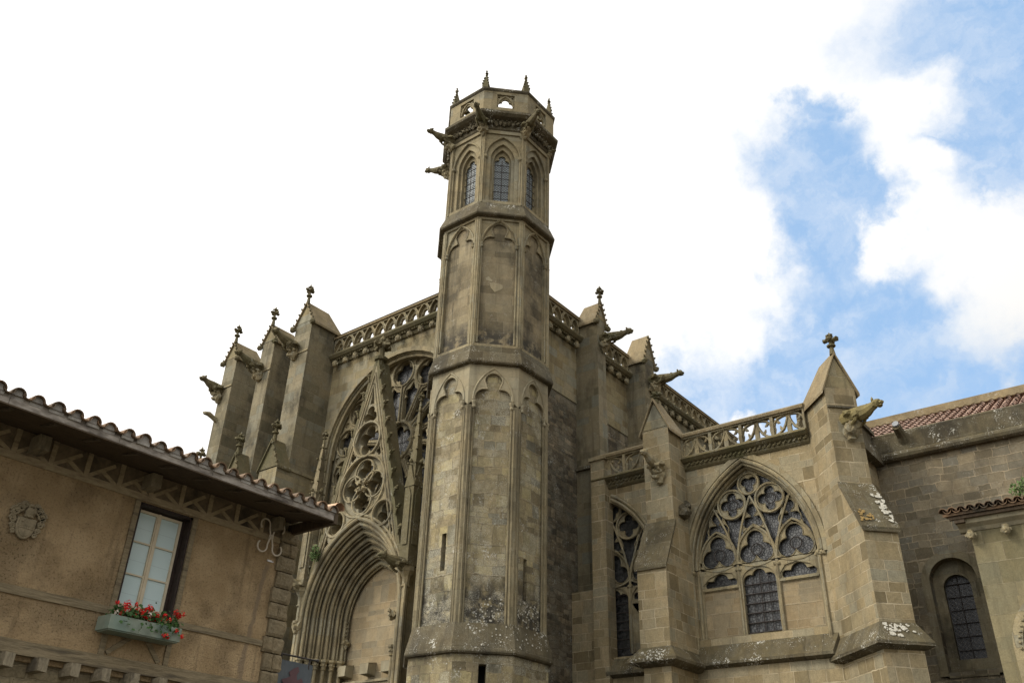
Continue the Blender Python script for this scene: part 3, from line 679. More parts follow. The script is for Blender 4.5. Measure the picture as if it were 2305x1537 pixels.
# portal gable (openwork)
GX = 19.0
f = FX(YC + .06, GX)
zb = 9.35; hwb = 2.06; zt = 16.75
bot = [p for p in arc_pts(-.06, 7.9, 2.3, 3.02, 30) if p[1] > zb - .02]        # right -> left
out_ = [(-hwb, zb)] + bot[::-1] + [(hwb, zb), (0, zt)]
def gsl(z, k=1.0): return hwb * (zt - z) / (zt - zb) * k
LA = [out_, circ(0, 12.06, 1.04, 40), circ(0, 13.78, .60, 30), foil(0, 14.72, .34, 3, 90), circ(1.12, 10.92, .40, 24), circ(-1.12, 10.92, .40, 24),
      [(-.10, 15.15), (.10, 15.15), (.0, 15.85)], foil(.66, 13.22, .16, 4), foil(-.66, 13.22, .16, 4), foil(1.52, 10.3, .17, 3), foil(-1.52, 10.3, .17, 3)]
b = MB(); b.plate(LA, f, -.12, .02, .025)
for sg in (-1, 1):
    for c_ in (): pass
LB = [out_]
for an in (90, 180, 270, 0):
    LB.append(foil(.53 * math.cos(math.radians(an)), 12.06 + .53 * math.sin(math.radians(an)), .44, 4, rot=an, k=.45, pts=44))
LB += [foil(0, 13.78, .56, 5, 90, k=.38), foil(0, 14.72, .32, 3, 90), foil(1.12, 10.92, .37, 3, 90), foil(-1.12, 10.92, .37, 3, 90), [(-.10, 11.96), (.10, 11.96), (.10, 12.16), (-.10, 12.16)], [(-.07, 15.2), (.07, 15.2), (0, 15.7)],
       foil(.66, 13.22, .13, 4), foil(-.66, 13.22, .13, 4), foil(1.52, 10.3, .13, 3), foil(-1.52, 10.3, .13, 3)]
b.plate(LB, f, -.46, -.10, .02)
for (x, z, r, w_) in ((0, 12.06, 1.09, .04), (0, 13.78, .65, .05), (1.12, 10.92, .44, .04), (-1.12, 10.92, .44, .04)):
    b.tube(ringpath(f, circ(x, z, r, 40), w_), .05, 6, True)
for an in (90, 180, 270, 0):
    b.tube(ringpath(f, circ(.52 * math.cos(math.radians(an)), 12.06 + .52 * math.sin(math.radians(an)), .455, 26), -.02), .035, 6, True)
for sg in (-1, 1):
    for dd_ in (.10, .24):
        b.tube([f(sg * (hwb - dd_), zb, .03), f(0, zt - dd_ * 3.3, .03)], .035, 6)
gab = lab(b.build('portal_gable', m_trim, B), 'steep openwork gable of circles and foils over the portal')
b = MB()
for sg in (-1, 1):
    b.bar(f(sg * (hwb + .06), zb - .1, -.24), f(sg * .03, zt + .15, -.24), .54, .13, up=(0, sg * 1.0, .3))
b.build('raking_coping', m_moss, gab)
b = MB()
for sg in (-1, 1):
    p0 = f(sg * (hwb + .12), zb, 0); p1 = f(sg * .12, zt, 0)
    for i in range(11):
        q = p0.lerp(p1, (i + .4) / 11)
        b.lump(q + Vector((-.03, sg * .10, .02)), .085, (1, 1, .9), 1, .4); b.lump(q + Vector((-.03, sg * .19, .06)), .055, (1, 1, .8), 1, .4)
        b.tube([q + Vector((-.05, sg * .03, -.25)), q + Vector((-.07, sg * .06, -.1)), q + Vector((-.03, sg * .1, 0))], .03, 5)
b.build('crocket_band', m_moss, gab)
b = MB()
for an in (135, 225, 315, 45):
    b.lump(f(.20 * math.cos(math.radians(an)), 12.06 + .20 * math.sin(math.radians(an)), .06), .10, (1, 1, 1), 2, .45)
b.build('foliate_boss', m_trim, gab)
b = MB(); x, y = GX + .15, YC + .06
b.oct((x, y), [(15.8, .15), (16.95, .13), (16.98, .25), (17.08, .27), (17.14, .13), (17.75, .10), (17.85, .14), (18.05, .02)])
for k in range(4): b.lump((x + .24 * math.cos(k * PI / 2), y + .24 * math.sin(k * PI / 2), 17.6), .15, (1, 1, .8), 2, .4)
b.build('finial', m_moss, gab, origin=(x, y, 16))

# flanking pinnacles of the portal
def pinnacle(y, label, h=14.7):
    b = MB(); x = 19.0; w = .19
    b.box(x - w, x + w, y - w, y + w, 9.1, 11.7)
    for k in range(4):
        a = k * PI / 2; F_ = Vector((math.cos(a), math.sin(a), 0)); R_ = Vector((-math.sin(a), math.cos(a), 0)); c_ = Vector((x, y, 0)) + F_ * (w + .02)
        b.prism([c_ + R_ * (w + .03) + Vector((0, 0, 11.5)), c_ - R_ * (w + .03) + Vector((0, 0, 11.5)), c_ + Vector((0, 0, 12.25))], F_ * -.08)
        b.prism([c_ + R_ * .11 + Vector((0, 0, 9.6)), c_ - R_ * .11 + Vector((0, 0, 9.6)), c_ - R_ * .11 + Vector((0, 0, 11.2)), c_ + Vector((0, 0, 11.5)), c_ + R_ * .11 + Vector((0, 0, 11.2))], F_ * .02)
    b.oct((x, y), [(11.6, w * 1.35), (h - .45, .05)], n=4, ph=45)
    b.box(x - w * 1.3, x + w * 1.3, y - w * 1.3, y + w * 1.3, 8.95, 9.1)
    o = lab(b.build('pinnacle', m_moss if y < 20 else m_shaft, B), label)
    q = MB()
    for k in range(4):
        a = k * PI / 2 + PI / 4; D = Vector((math.cos(a), math.sin(a), 0))
        for i in range(6):
            t = (i + .5) / 6; rr = w * 1.35 * (1 - t) + .05 * t; z = 11.6 + (h - .45 - 11.6) * t
            q.lump(Vector((x, y, z)) + D * (rr + .03), .05, (1, 1, .9), 1, .4)
        a = k * PI / 2; D = Vector((math.cos(a), math.sin(a), 0)); q.lump(Vector((x, y, 12.35)) + D * (w + .04), .07, (1, 1, 1.2), 1, .3)
    q.build('crocket', m_moss, o); finial((x, y, h - .5), .55, o, r=.06)
    q = MB(); q.oct((x, y), [(0, .10), (8.3, .10), (8.34, .16), (8.4, .11), (8.62, .13), (8.8, .24), (8.95, .25)]); q.tube([(x - .1, y - .1, 0), (x - .1, y - .1, 8.4)], .05, 6); q.build('colonnette', m_trim, o)
    return o
pinnacle(23.95, 'crocketed pinnacle left of the portal gable')
pinnacle(19.12, 'crocketed pinnacle between the portal gable and the stair tower', 14.9)
gargoyle((18.95, 23.95, 9.0), (-1, .12, 0), .95, B, m_trim, s=.85, rise=.02, corbel=False, label='grey gargoyle left of the portal arch')
gargoyle((18.95, 19.12, 9.0), (-1, .15, 0), 1.0, B, m_moss, s=.95, rise=.0, corbel=False, label='green mossy howling gargoyle right of the portal arch')

# ---- transept right side (plane Y=16.4) with R buttresses
YS = 16.42
b = MB(); b.box(20.3, 40, YS, YS + .6, 15.9, 18.3); b.build('transept_side_wall', m_ash, B)
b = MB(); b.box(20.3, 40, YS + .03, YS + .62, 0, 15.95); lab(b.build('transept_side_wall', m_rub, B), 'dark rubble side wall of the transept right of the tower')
fs = FY(0, YS - .05)
trefoil_parapet(fs, 20.9, 24.38, 6, 18.66, 19.42, (0, -1, 0), 'pierced parapet between the stair tower and the first right buttress')
trefoil_parapet(fs, 24.97, 28.03, 5, 18.66, 19.42, (0, -1, 0), 'pierced parapet between the two right buttresses')
trefoil_parapet(fs, 28.82, 38.4, 16, 18.66, 19.42, (0, -1, 0), 'long pierced parapet running back above the chapel')
def right_buttress(x0, x1, yo, zb_, zE, zA, fin, label):
    b = MB(); b.box(x0, x1, yo, YS + .1, zb_, zE); o = lab(b.build('buttress', m_ashd, B), label)
    gable_cap(o, (0, -1), (1, 0), ((x0 + x1) / 2, yo), (x1 - x0) / 2, 0, -1.0, zE, zA, fin=fin, hip=.25)
    return o
o = right_buttress(24.4, 24.95, 15.45, 8.9, 19.35, 20.05, .85, 'slim gabled buttress with cross finial right of the stair tower')
b = MB(); b.box(24.3, 24.42, 15.4, YS, 8.82, 8.92); b.box(24.30, 24.42, 15.42, YS, 13.2, 13.32); b.build('drip_moulding', m_ledge, o)
right_buttress(28.05, 28.8, 15.5, 8.9, 19.3, 20.35, 0, 'gabled buttress without finial, second right of the tower')
gargoyle((24.7, 15.43, 18.5), (.05, -1, 0), 1.3, B, s=1.0, rise=-.16, label='gargoyle reaching right from the buttress beside the tower')
gargoyle((28.45, 15.48, 18.3), (.05, -1, 0), 1.45, B, s=1.05, rise=-.14, label='gargoyle reaching right from the second right buttress')

# ================================================================== chapel
XC = 24.0
f = FX(0, XC)
YW = 10.08
b = MB()
b.plate([rect(7.3, 12.9, 0, 12.15), arch(YW, 6.7, 8.95, 1.98, 3.05)], f, -.18, 0)
b.plate([rect(7.3, 12.9, 0, 12.15), arch(YW, 6.7, 8.95, 1.86, 2.9)], f, -.42, -.18)
lh_ = [(13.23, 6.7), (15.2, 6.7)] + [p for p in reversed([q for q in arc_pts(14.95, 8.95, 1.72, 2.75) if q[0] < 14.96])][::1]
lh_ = [(13.23, 6.7), (15.25, 6.7), (15.25, 11.6)] + [q for q in arc_pts(14.95, 8.95, 1.72, 2.75) if q[0] < 14.96]
b.plate([rect(12.9, 15.42, 0, 12.15), lh_], FX(0, XC), -.42, 0)
b.box(23.98, 24.0 + .5, 15.30, YS, 0, 8.85)
chapel = lab(b.build('chapel_wall', m_chap, B), 'chapel wall of warm ashlar around the large traceried window')
b = MB(); b.box(24.55, 32, 7.45, 16.5, 0, 12.1); b.build('chapel_body', m_chap, B)
b = MB()
for (a, h, w_, r) in ((2.03, 3.10, .03, .07), (1.95, 3.0, -.04, .05), (1.90, 2.95, -.2, .05)):
    b.tube(ringpath(f, arc_pts(YW, 8.95, a, h, 20), w_), r, 8)
b.plate([arch(YW, 8.9, 8.95, 2.24, 3.38, 16), arch(YW, 8.9, 8.95, 2.10, 3.2, 16)], f, 0, .07, .015)
for sg in (-1, 1):
    for a, w_, r in ((1.95, .02, .055), (1.86, -.2, .05)):
        b.tube([f(YW + sg * a, 6.5, w_), f(YW + sg * a, 8.8, w_)], r, 8)
    for k in range(5): b.lump(f(YW + sg * (1.88 + .05 * k), 8.86 + .03 * (k % 2), .02), .07, (1, 1, 1.1), 1, .35)
b.build('hood_mould', m_trim, chapel)
# tracery of the big chapel window
def tracery(fr, cx, a, h, clip=None):
    zs = 8.95; b = MB()
    A = [arch(cx, 6.75, zs, a, h, 18), arch(cx, 6.85, 8.50, .51, .36, 8)]
    seg = lambda sg, e: [(cx + sg * (.66 + e), 8.42 + e), (cx + sg * (1.76 - e), 8.42 + e), (cx + sg * (1.76 - e), 8.52), (cx + sg * 1.55, 8.72 - e), (cx + sg * 1.15, 8.84 - e), (cx + sg * .82, 8.78 - e), (cx + sg * (.66 + e), 8.58)][::sg]
    for sg in (-1, 1): A += [seg(sg, 0), rect(cx + sg * 1.2 - .56, cx + sg * 1.2 + .56, 6.85, 8.30)]
    A.append([(cx - a + .07, 8.94), (cx + a - .07, 8.94)] + arc_pts(cx, 8.97, a - .06, h - .09, 18))
    b.plate(A, fr, -.08, .06)
    # cusped head of the middle light and of the half lights
    b.plate([arc_pts(cx, 8.50, .53, .38, 8) + radial(cx, 8.40, [(-.30, .06, .20), (.30, .06, .20), (0, .19, .21)], 0, PI, 40)[::-1]], fr, -.05, .02)
    for sg in (-1, 1):
        b.plate([seg(sg, -.01), radial(cx + sg * 1.2, 8.52, [(-.38, 0, .13), (.38, 0, .13), (0, .04, .25)], 0, 2 * PI, 48, .06)], fr, -.05, .02)
    for k in (-1, 0, 1):
        c = cx + k * 1.2; zc = 9.42
        cell = [(c - .56, 9.08), (c - .25, 8.95), (c, 8.92), (c + .25, 8.95), (c + .56, 9.08)] + arc_pts(c, 9.20, .58, .86, 8)
        hole = radial(c, zc, [(-.26, -.15, .275), (.26, -.15, .275), (0, .25, .275)], n=60, mn=.1)
        b.plate([cell, hole], fr, -.05, .015); b.tube(ringpath(fr, hole, .02), .018, 4, True)
        b.tube(ringpath(fr, arc_pts(c, 9.20, .585, .87, 9), .05), .036, 5)
        b.tube(ringpath(fr, [(c + u, 8.88 + .50 * u * u) for u in (-.6, -.4, -.2, 0, .2, .4, .6)], .05), .036, 5)
    for k in (-1, 0, 1):
        c = cx + k * (1.17 if k else 0); z0 = 10.14 if k == 0 else 10.06; hole = radial(c - .03 * k, z0 + .20, [(-.165, -.14, .18), (.165, -.14, .18), (0, .24, .19)], n=48, mn=.07)
        cell = [(c - .36, z0 - .20), (c, z0 + .02), (c + .36, z0 - .20), (c + .36 - .08 * (k == 1), z0 + .1), (c + .25, z0 + .42), (c + .05, z0 + .74), (c - .05, z0 + .74), (c - .25, z0 + .42), (c - .36 + .08 * (k == -1), z0 + .1)]
        b.plate([cell, hole], fr, -.05, .015); b.tube(ringpath(fr, hole, .02), .015, 4, True)
    for (x, z, r, n_, rot, k_) in ((cx - .61, 10.84, .42, 4, 90, .42), (cx + .61, 10.84, .42, 4, 90, .42), (cx, 11.40, .31, 3, -90, .52)):
        hole = foil(x, z, r - .03, n_, rot, k=k_)
        b.plate([circ(x, z, r + .02, 28), hole], fr, -.05, .015); b.tube(ringpath(fr, hole, .02), .014, 4, True)
        b.tube(ringpath(fr, circ(x, z, r + .03, 28), .05), .036, 5, True)
    for sg in (-1, 1):
        b.tube([fr(cx + sg * .60, 6.8, .06), fr(cx + sg * .60, 8.85, .06)], .05, 6)
        for side in (-1, 1):     # the two long branches that spring from each mullion
            tgt = cx if side * sg < 0 else cx + sg * 1.22
            pts = []
            for t in range(9):
                q = t / 8; e = q ** 1.7
                pts.append(fr(cx + sg * .60 + (tgt - cx - sg * .60) * e, 8.85 + (2.15 if side * sg < 0 else 1.95) * q, .06))
            b.tube(pts, .036, 5)
        for k in range(5): b.lump(fr(cx + sg * .60 + .03 * (k - 2), 8.85, .07), .05, (1, 1, 1.2), 1, .3)
    if clip is not None:
        keep = [f for f in b.f if all(b.v[i].y < clip for i in f)]; b.f = keep
    return b
ft = FX(0, XC + .34)
cw = lab(tracery(ft, YW, 1.88, 2.92).build('chapel_window', m_trim, B), 'large pointed chapel window with foiled tracery, its side lights walled up')
b = MB(); b.plate([arch(YW, 6.7, 8.95, 1.9, 2.95)], ft, -.13, -.10); b.build('leaded_glass', m_glassd, cw)
for sg in (-1, 1):
    b = MB(); b.plate([rect(YW + sg * 1.2 - .57, YW + sg * 1.2 + .57, 6.8, 8.34)], ft, -.08, .02); b.build('infill_panel', m_tymp, cw)
    b = MB(); b.plate([rect(YW + sg * 1.2 - .58, YW + sg * 1.2 + .58, 8.32, 8.39)], ft, .0, .10, .01); b.build('transom', m_trim, cw)
b = MB()
for i in range(6): b.tube([ft(YW - .5, 7.02 + i * .27, -.02), ft(YW + .5, 7.02 + i * .27, -.02)], .022, 4)
b.tube([ft(YW, 6.85, -.03), ft(YW, 8.8, -.03)], .016, 4)
for sg in (-1, 1): b.tube([ft(YW + sg * .25, 6.85, -.04), ft(YW + sg * .25, 8.8, -.04)], .010, 4)
b.build('iron_bar', m_iron, cw)
b = MB()   # small roundels in the glass
for k in (-1, 0, 1): b.tube(ringpath(ft, circ(YW + 1.2 * k, 9.38, .17, 20), -.03), .018, 4, True)
for sg in (-1, 1): b.tube(ringpath(ft, circ(YW + .61 * sg, 10.84, .16, 18), -.03), .016, 4, True)
b.build('roundel', m_iron, cw)
# left chapel window (half hidden behind the pier and buttress)
lw = lab(tracery(FX(0, XC + .30), 14.95, 1.74, 2.77, 15.38).build('chapel_window', m_trim, B), 'narrow visible half of a traceried window left of the slim chapel buttress')
b = MB(); b.plate([[(13.2, 6.7), (15.36, 6.7), (15.36, 11.6)] + [q for q in arc_pts(14.95, 8.95, 1.76, 2.8) if q[0] < 14.96]], FX(0, XC + .30), -.13, -.10); b.build('leaded_glass', m_glassd, lw)
b = MB()
for i in range(7): b.tube([FX(0, XC + .3)(13.3, 7.0 + i * .27, -.02), FX(0, XC + .3)(15.0, 7.0 + i * .27, -.02)], .02, 4)
b.build('iron_bar', m_iron, lw)
b = MB(); b.tube(ringpath(f, [p for p in arc_pts(14.95, 8.95, 1.80, 2.85, 20) if p[0] < 14.95], .02), .06, 8); b.tube(ringpath(f, [p for p in arc_pts(14.95, 8.95, 1.92, 3.0, 20) if p[0] < 14.95], .02), .06, 8); b.build('hood_mould', m_trim, lw)
# pier at the left end of the chapel
b = MB(); b.box(23.72, 24.2, 14.88, 15.42, 0, 13.12); b.box(23.66, 24.3, 14.82, 15.48, 13.12, 13.24); pier = b.build('pier', m_chap, B)

# chapel parapets
def curve_parapet(u0, u1, nb, label):
    fr = FX(0, 23.90); z0, z1 = 12.50, 13.18; h = z1 - z0; b = MB(); w = (u1 - u0) / nb
    L = [rect(u0, u1, z0, z1)]
    for i in range(nb): L.append(rect(u0 + i * w + .05, u0 + (i + 1) * w - .05, z0 + .04, z1 - .05))
    b.plate(L, fr, -.08, .10, .012)
    for i in range(nb):
        c = u0 + (i + .5) * w; hw = w / 2 - .04
        b.bar(fr(c, z0, .0), fr(c, z1, .0), .06, .14, up=(0, 1, 0))
        for sg in (-1, 1):
            up_ = [(c + sg * hw, z0 + h * .48), (c + sg * hw * .93, z0 + h * .66), (c + sg * hw * .72, z0 + h * .82), (c + sg * hw * .4, z0 + h * .90), (c + sg * .02, z0 + h * .93)]
            lo_ = [(c + sg * .02, z0 + h * .80), (c + sg * hw * .2, z0 + h * .5), (c + sg * hw * .38, z0 + h * .28), (c + sg * hw * .65, z0 + h * .12), (c + sg * hw, z0 + h * .03)]
            for pl in (up_, lo_): b.tube(ringpath(fr, pl, 0), .042, 6, flat=1.6)
            for (x, z) in ((c + sg * hw * .62, z0 + h * .62), (c + sg * hw * .60, z0 + h * .34), (c + sg * hw * .36, z0 + h * .72)):
                pass
            b.tube([fr(c + sg * hw * .80, z0 + h * .76, 0), fr(c + sg * hw * .66, z0 + h * .62, 0), fr(c + sg * hw * .55, z0 + h * .60, 0)], [.04, .03, .012], 5, flat=1.6)
            b.tube([fr(c + sg * hw * .42, z0 + h * .25, 0), fr(c + sg * hw * .56, z0 + h * .36, 0), fr(c + sg * hw * .60, z0 + h * .46, 0)], [.04, .03, .012], 5, flat=1.6)
            b.tube([fr(c + sg * hw, z0 + h * .55, 0), fr(c + sg * hw * .93, z0 + h * .35, 0), fr(c + sg * hw, z0 + h * .1, 0)], .035, 5, flat=1.6)
    o = lab(b.build('parapet', m_trim, B), label)
    b = MB(); b.plate([[(-.14, z1), (.16, z1), (.18, z1 + .08), (.0, z1 + .20), (-.16, z1 + .08)]], lambda a, v, w_: fr(w_, v, a), u0, u1); b.build('coping', m_cap, o)
    b = MB(); b.plate([[(-.2, z0 - .40), (-.06, z0 - .40), (-.0, z0 - .34), (.02, z0 - .20), (.12, z0 - .16), (.22, z0 - .08), (.16, z0 + .0), (-.2, z0)]], lambda a, v, w_: fr(w_, v, a), u0, u1)
    n = int((u1 - u0) / .16)
    for i in range(n):
        for q in ((-.04, -.21), (.03, -.27), (-.01, -.25)):
            b.lump(fr(u0 + (i + .5) * .16 + q[0], z0 + q[1], .05), .038, (1, 1, 1), 1, .4)
    b.build('cornice', m_moss, o); return o
curve_parapet(7.9, 12.0, 4, 'chapel parapet of curved cusped openings showing blue sky')
curve_parapet(12.9, 15.4, 2, 'short length of curved parapet left of the chapel buttress')

# chapel buttress C1
b = MB(); b.box(23.0, 24.1, 12.0, 12.93, 6.3, 13.36)
b.prism([(22.85 - .0, 11.99, 6.3), (22.28, 11.99, 6.3), (22.28, 11.99, 8.78), (23.0, 11.99, 10.22), (23.0, 11.99, 6.3)][1:], (0, .95, 0))
c1 = lab(b.build('buttress', m_chap, B), 'slim stepped buttress with lichened saddle cap between the chapel bays')
gable_cap(c1, (-1, 0), (0, 1), (23.0, 12.465), .465, 0, -1.1, 13.36, 14.35, crock=False, fin=0, hip=.6)
finial((23.2, 12.465, 14.35), .45, c1, r=.09)
b = MB(); b.prism([(22.98, 11.93, 10.28), (22.20, 11.93, 8.72), (22.20, 11.93, 8.64), (22.98, 11.93, 10.1)], (0, 1.07, 0)); b.build('weathering_slope', m_ledge, c1)
b = MB(); b.box(23.05, 24.05, 11.3, 12.05, 9.9, 10.3) if False else None
b.lump((23.55, 11.95, 10.62), .24, (1, .9, 1), 2, .25); b.lump((23.75, 11.95, 10.9), .2, (1, .7, .7), 2, .3); b.build('stone_stump', m_ledge, c1)
gargoyle((22.98, 12.35, 12.0), (-1, .05, 0), 1.0, B, m_trim, s=.95, rise=.1, label='gargoyle crouching on the slim chapel buttress')

# chapel base weathering course + plinth
def base_course(pts, zt, zb_, out, name='base_weathering', mat=m_ledge, parent=B):
    """pts = plan polyline of wall face, out = plan offset vectors per point"""
    b = MB(); prof = [(0, zt), (1.0, zb_ + .08), (1.0, zb_), (.55, zb_ - .06), (0, zb_ - .10)]
    rings = []
    for (x, y), (ox, oy) in zip(pts, out): rings.append([(x + ox * k, y + oy * k, z) for k, z in prof] + [(x - ox * .3, y - oy * .3, zb_ - .1), (x - ox * .3, y - oy * .3, zt)])
    b.loft(rings); return b.build(name, mat, parent)
base_course([(24.0, 15.0), (24.0, 12.93)], 6.65, 6.15, [(-.30, 0), (-.30, 0)])
base_course([(24.0, 12.93), (22.3, 12.93), (22.3, 12.0), (24.0, 12.0)], 6.52, 6.08, [(-.3, .3), (-.3, .3), (-.3, -.3), (-.3, -.3)])
base_course([(24.0, 12.0), (24.0, 7.93)], 6.72, 6.15, [(-.30, -.1), (-.30, .12)])
b = MB(); b.plate([[(.0, 6.66), (.0, 6.9), (-.34, 7.0), (-.34, 6.66)]], lambda a, v, w_: f(w_, v, a), YW - 1.9, YW + 1.9); b.build('window_sill', m_chap, chapel)
b = MB(); b.box(23.9, 24.0, 7.9, 15.4, 0, 6.1); b.box(22.35, 24, 12.05, 12.9, 0, 6.1); b.build('plinth', m_chap, B)

# corner buttress D (diagonal)
r2 = math.sqrt(.5)
Dn = Vector((-r2, -r2, 0)); Dr = Vector((r2, -r2, 0)); D0 = Vector((24.0, 7.93, 0))     # root left edge
DP = lambda s, t, z: D0 + Dn * s + Dr * t + Vector((0, 0, z))
W0, W1 = 0.0, .92
def dbox(b, s0, s1, t0, t1, z0, z1): return b.hexa([DP(s0, t0, z0), DP(s0, t1, z0), DP(s1, t1, z0), DP(s1, t0, z0), DP(s0, t0, z1), DP(s0, t1, z1), DP(s1, t1, z1), DP(s1, t0, z1)])
b = MB(); dbox(b, -.6, 1.37, W0, W1, 0, 13.28)
b.add([DP(1.37, W0, 0), DP(1.37, W1, 0), DP(2.14, W1, 0), DP(2.14, W0, 0), DP(1.37, W0, 10.34), DP(1.37, W1, 10.34), DP(2.14, W1, 8.88), DP(2.14, W0, 8.88)], [(0, 1, 2, 3), (4, 5, 6, 7), (0, 1, 5, 4), (1, 2, 6, 5), (2, 3, 7, 6), (3, 0, 4, 7)])
dbt = lab(b.build('buttress', m_chap, B), 'broad corner buttress with steep gabled cap at the right end of the chapel')
gable_cap(dbt, (-r2, -r2), (r2, -r2), tuple((DP(1.37, .46, 0))[:2]), .46, 0, -1.7, 13.28, 14.36, crock=False, fin=.75, hip=.75, finr=.10)
b = MB(); dbox(b, 1.37, 1.42, W0 - .0, W1, 12.62, 12.68); b.build('drip_moulding', m_ledge, dbt)
b = MB(); s0, s1 = 1.36, 2.22
lo = [DP(s0, -.06, 10.36), DP(s0, W1 + .05, 10.36), DP(s1, W1 + .05, 8.86), DP(s1, -.06, 8.86)]
b.hexa([p - Vector((0, 0, .08)) for p in lo] + [p + Vector((0, 0, .04)) for p in lo]); b.build('weathering_slope', m_ledge, dbt)
m_yel = stone('yellow_lichen_stone', [(.24, .205, .115), (.25, .21, .10), (.22, .19, .125)], MORT, 0, 0, .01, stain=.5, moss=1.0, streak=.3, grain=.35)
gargoyle(DP(1.38, .50, 12.28), (-.42, -.9, 0), 1.25, B, m_yel, s=1.15, rise=-.10, label='yellow mossy gargoyle on the corner buttress against blue sky')
# base course on D
P3 = [DP(-.2, 0, 0), DP(2.14, 0, 0), DP(2.14, W1, 0), DP(0, W1, 0)]
o1 = [-Dr * .30, (-Dr + Dn) * .30, (Dr + Dn) * .26, Dr * .26]
base_course([(p.x, p.y) for p in P3], 6.55, 5.98, [(o.x, o.y) for o in o1])
b = MB(); dbox(b, -.3, 2.2, W0 - .05, W1 + .05, 0, 5.9); b.build('plinth', m_chap, B)
# crusts of white and orange lichen on the corner buttress and the slim buttress
m_lw = plain('white_lichen', (.24, .22, .17), (.50, .48, .41), 26, .95, bd=.004); m_lo = plain('orange_lichen', (.17, .12, .05), (.27, .17, .05), 30, .95, bd=.004)
def blobs_on(b, quad, n, r0, r1, rnd):
    q = [Vector(p) for p in quad]; nn_ = (q[1] - q[0]).cross(q[3] - q[0]).normalized()
    if nn_.z < 0: nn_ = -nn_
    tx = (q[1] - q[0]).normalized(); ty = nn_.cross(tx)
    for _ in range(n):
        u, v = rnd.random(), rnd.random(); c_ = (q[0].lerp(q[1], u)).lerp(q[3].lerp(q[2], u), v) + nn_ * .008; r = rnd.uniform(r0, r1)
        ring = [c_ + (tx * math.cos(2 * PI * k / 9) + ty * math.sin(2 * PI * k / 9)) * r * rnd.uniform(.7, 1.15) for k in range(9)]
        b.add([c_ + nn_ * .003] + ring + [p - nn_ * .01 for p in ring], [(0, 1 + k, 1 + (k + 1) % 9) for k in range(9)] + [(1 + k, 10 + k, 10 + (k + 1) % 9, 1 + (k + 1) % 9) for k in range(9)])
rl = random.Random(5)
def bslope(s_, t_, k): z_ = 6.55 - .49 * k; return DP(s_ + .30 * k, t_, z_)
b = MB(); blobs_on(b, [bslope(2.14, .05, .08), bslope(2.14, .80, .08), bslope(2.14, .80, .50), bslope(2.14, .05, .50)], 44, .018, .05, rl)
blobs_on(b, [bslope(2.14, .05, .6), bslope(2.14, .40, .6), bslope(2.14, .40, .8), bslope(2.14, .05, .8)], 7, .03, .06, rl)
blobs_on(b, [DP(1.6, .70, 10.03), DP(1.6, .95, 10.03), DP(2.15, .95, 9.07), DP(2.15, .72, 9.07)], 40, .025, .06, rl)
b.build('white_lichen_crust', m_lw, dbt)
b = MB(); blobs_on(b, [DP(1.95, .0, 9.42), DP(1.95, .40, 9.42), DP(2.18, .40, 9.02), DP(2.18, .0, 9.02)], 30, .015, .045, rl); b.build('orange_lichen_crust', m_lo, dbt)
b = MB(); blobs_on(b, [(22.25, 12.1, 6.44), (22.25, 12.85, 6.44), (22.06, 12.85, 6.25), (22.06, 12.1, 6.25)], 9, .02, .05, rl); b.build('white_lichen_crust', m_lw, c1)

for o_ in bpy.data.objects:
    if 'lichen_crust' in o_.name: o_['kind'] = 'stuff'
# chapel south flank stub with parapet seen edge on
b = MB(); b.box(24.3, 27.2, 6.98, 7.5, 0, 12.1); b.build('chapel_flank', m_chap, B)
b = MB(); b.box(24.5, 27, 6.93, 7.12, 12.5, 13.15); b.box(24.4, 27, 6.85, 7.2, 13.15, 13.28); b.box(24.4, 27, 6.72, 7.0, 12.1, 12.45)
for i in range(14): b.lump((24.5 + i * .18, 6.80, 12.2), .07, (1, 1, 1), 1, .4)
b.build('flank_parapet', m_ledge, B)

# ================================================================== stair tower
TC = (19.353, 16.45)
b = MB()
b.oct(TC, [(-.2, 2.04), (5.9, 2.04)])
def tface(k, R):
    a = math.radians(k * 45); n = Vector((math.cos(a), math.sin(a), 0)); t = Vector((-math.sin(a), math.cos(a), 0))
    o = Vector((TC[0], TC[1], 0)) + n * (R * math.cos(PI / 8)); return frame(o, t, n)
def hw(R): return R * math.sin(PI / 8)
tower = MB()
slits0 = {5: rect(-.10, .10, 4.9, 5.62)}
slits1 = {4: rect(.0, .17, 8.1, 9.15), 6: rect(-.22, -.06, 7.4, 8.55)}
# base stage walls
for k in range(8):
    fk = tface(k, 2.04); w = hw(2.04)
    lp = [rect(-w, w, 0, 5.85)]
    if k in slits0: lp.append(slits0[k])
    tower.plate(lp, fk, -.35, 0)
    fk = tface(k, 1.875); w = hw(1.875); lp = [rect(-w, w, 6.4, 14.3)]
    if k in slits1: lp.append(slits1[k])
    tower.plate(lp, fk, -.35, 0)
TW = lab(tower.build('stair_tower', m_tlow, B), 'octagonal stair tower of rough blocks with blind arcading and a pierced crown')
b = MB(); b.oct(TC, [(0, 1.55), (14.2, 1.45)]); b.build('dark_stair_void', m_dark, TW)
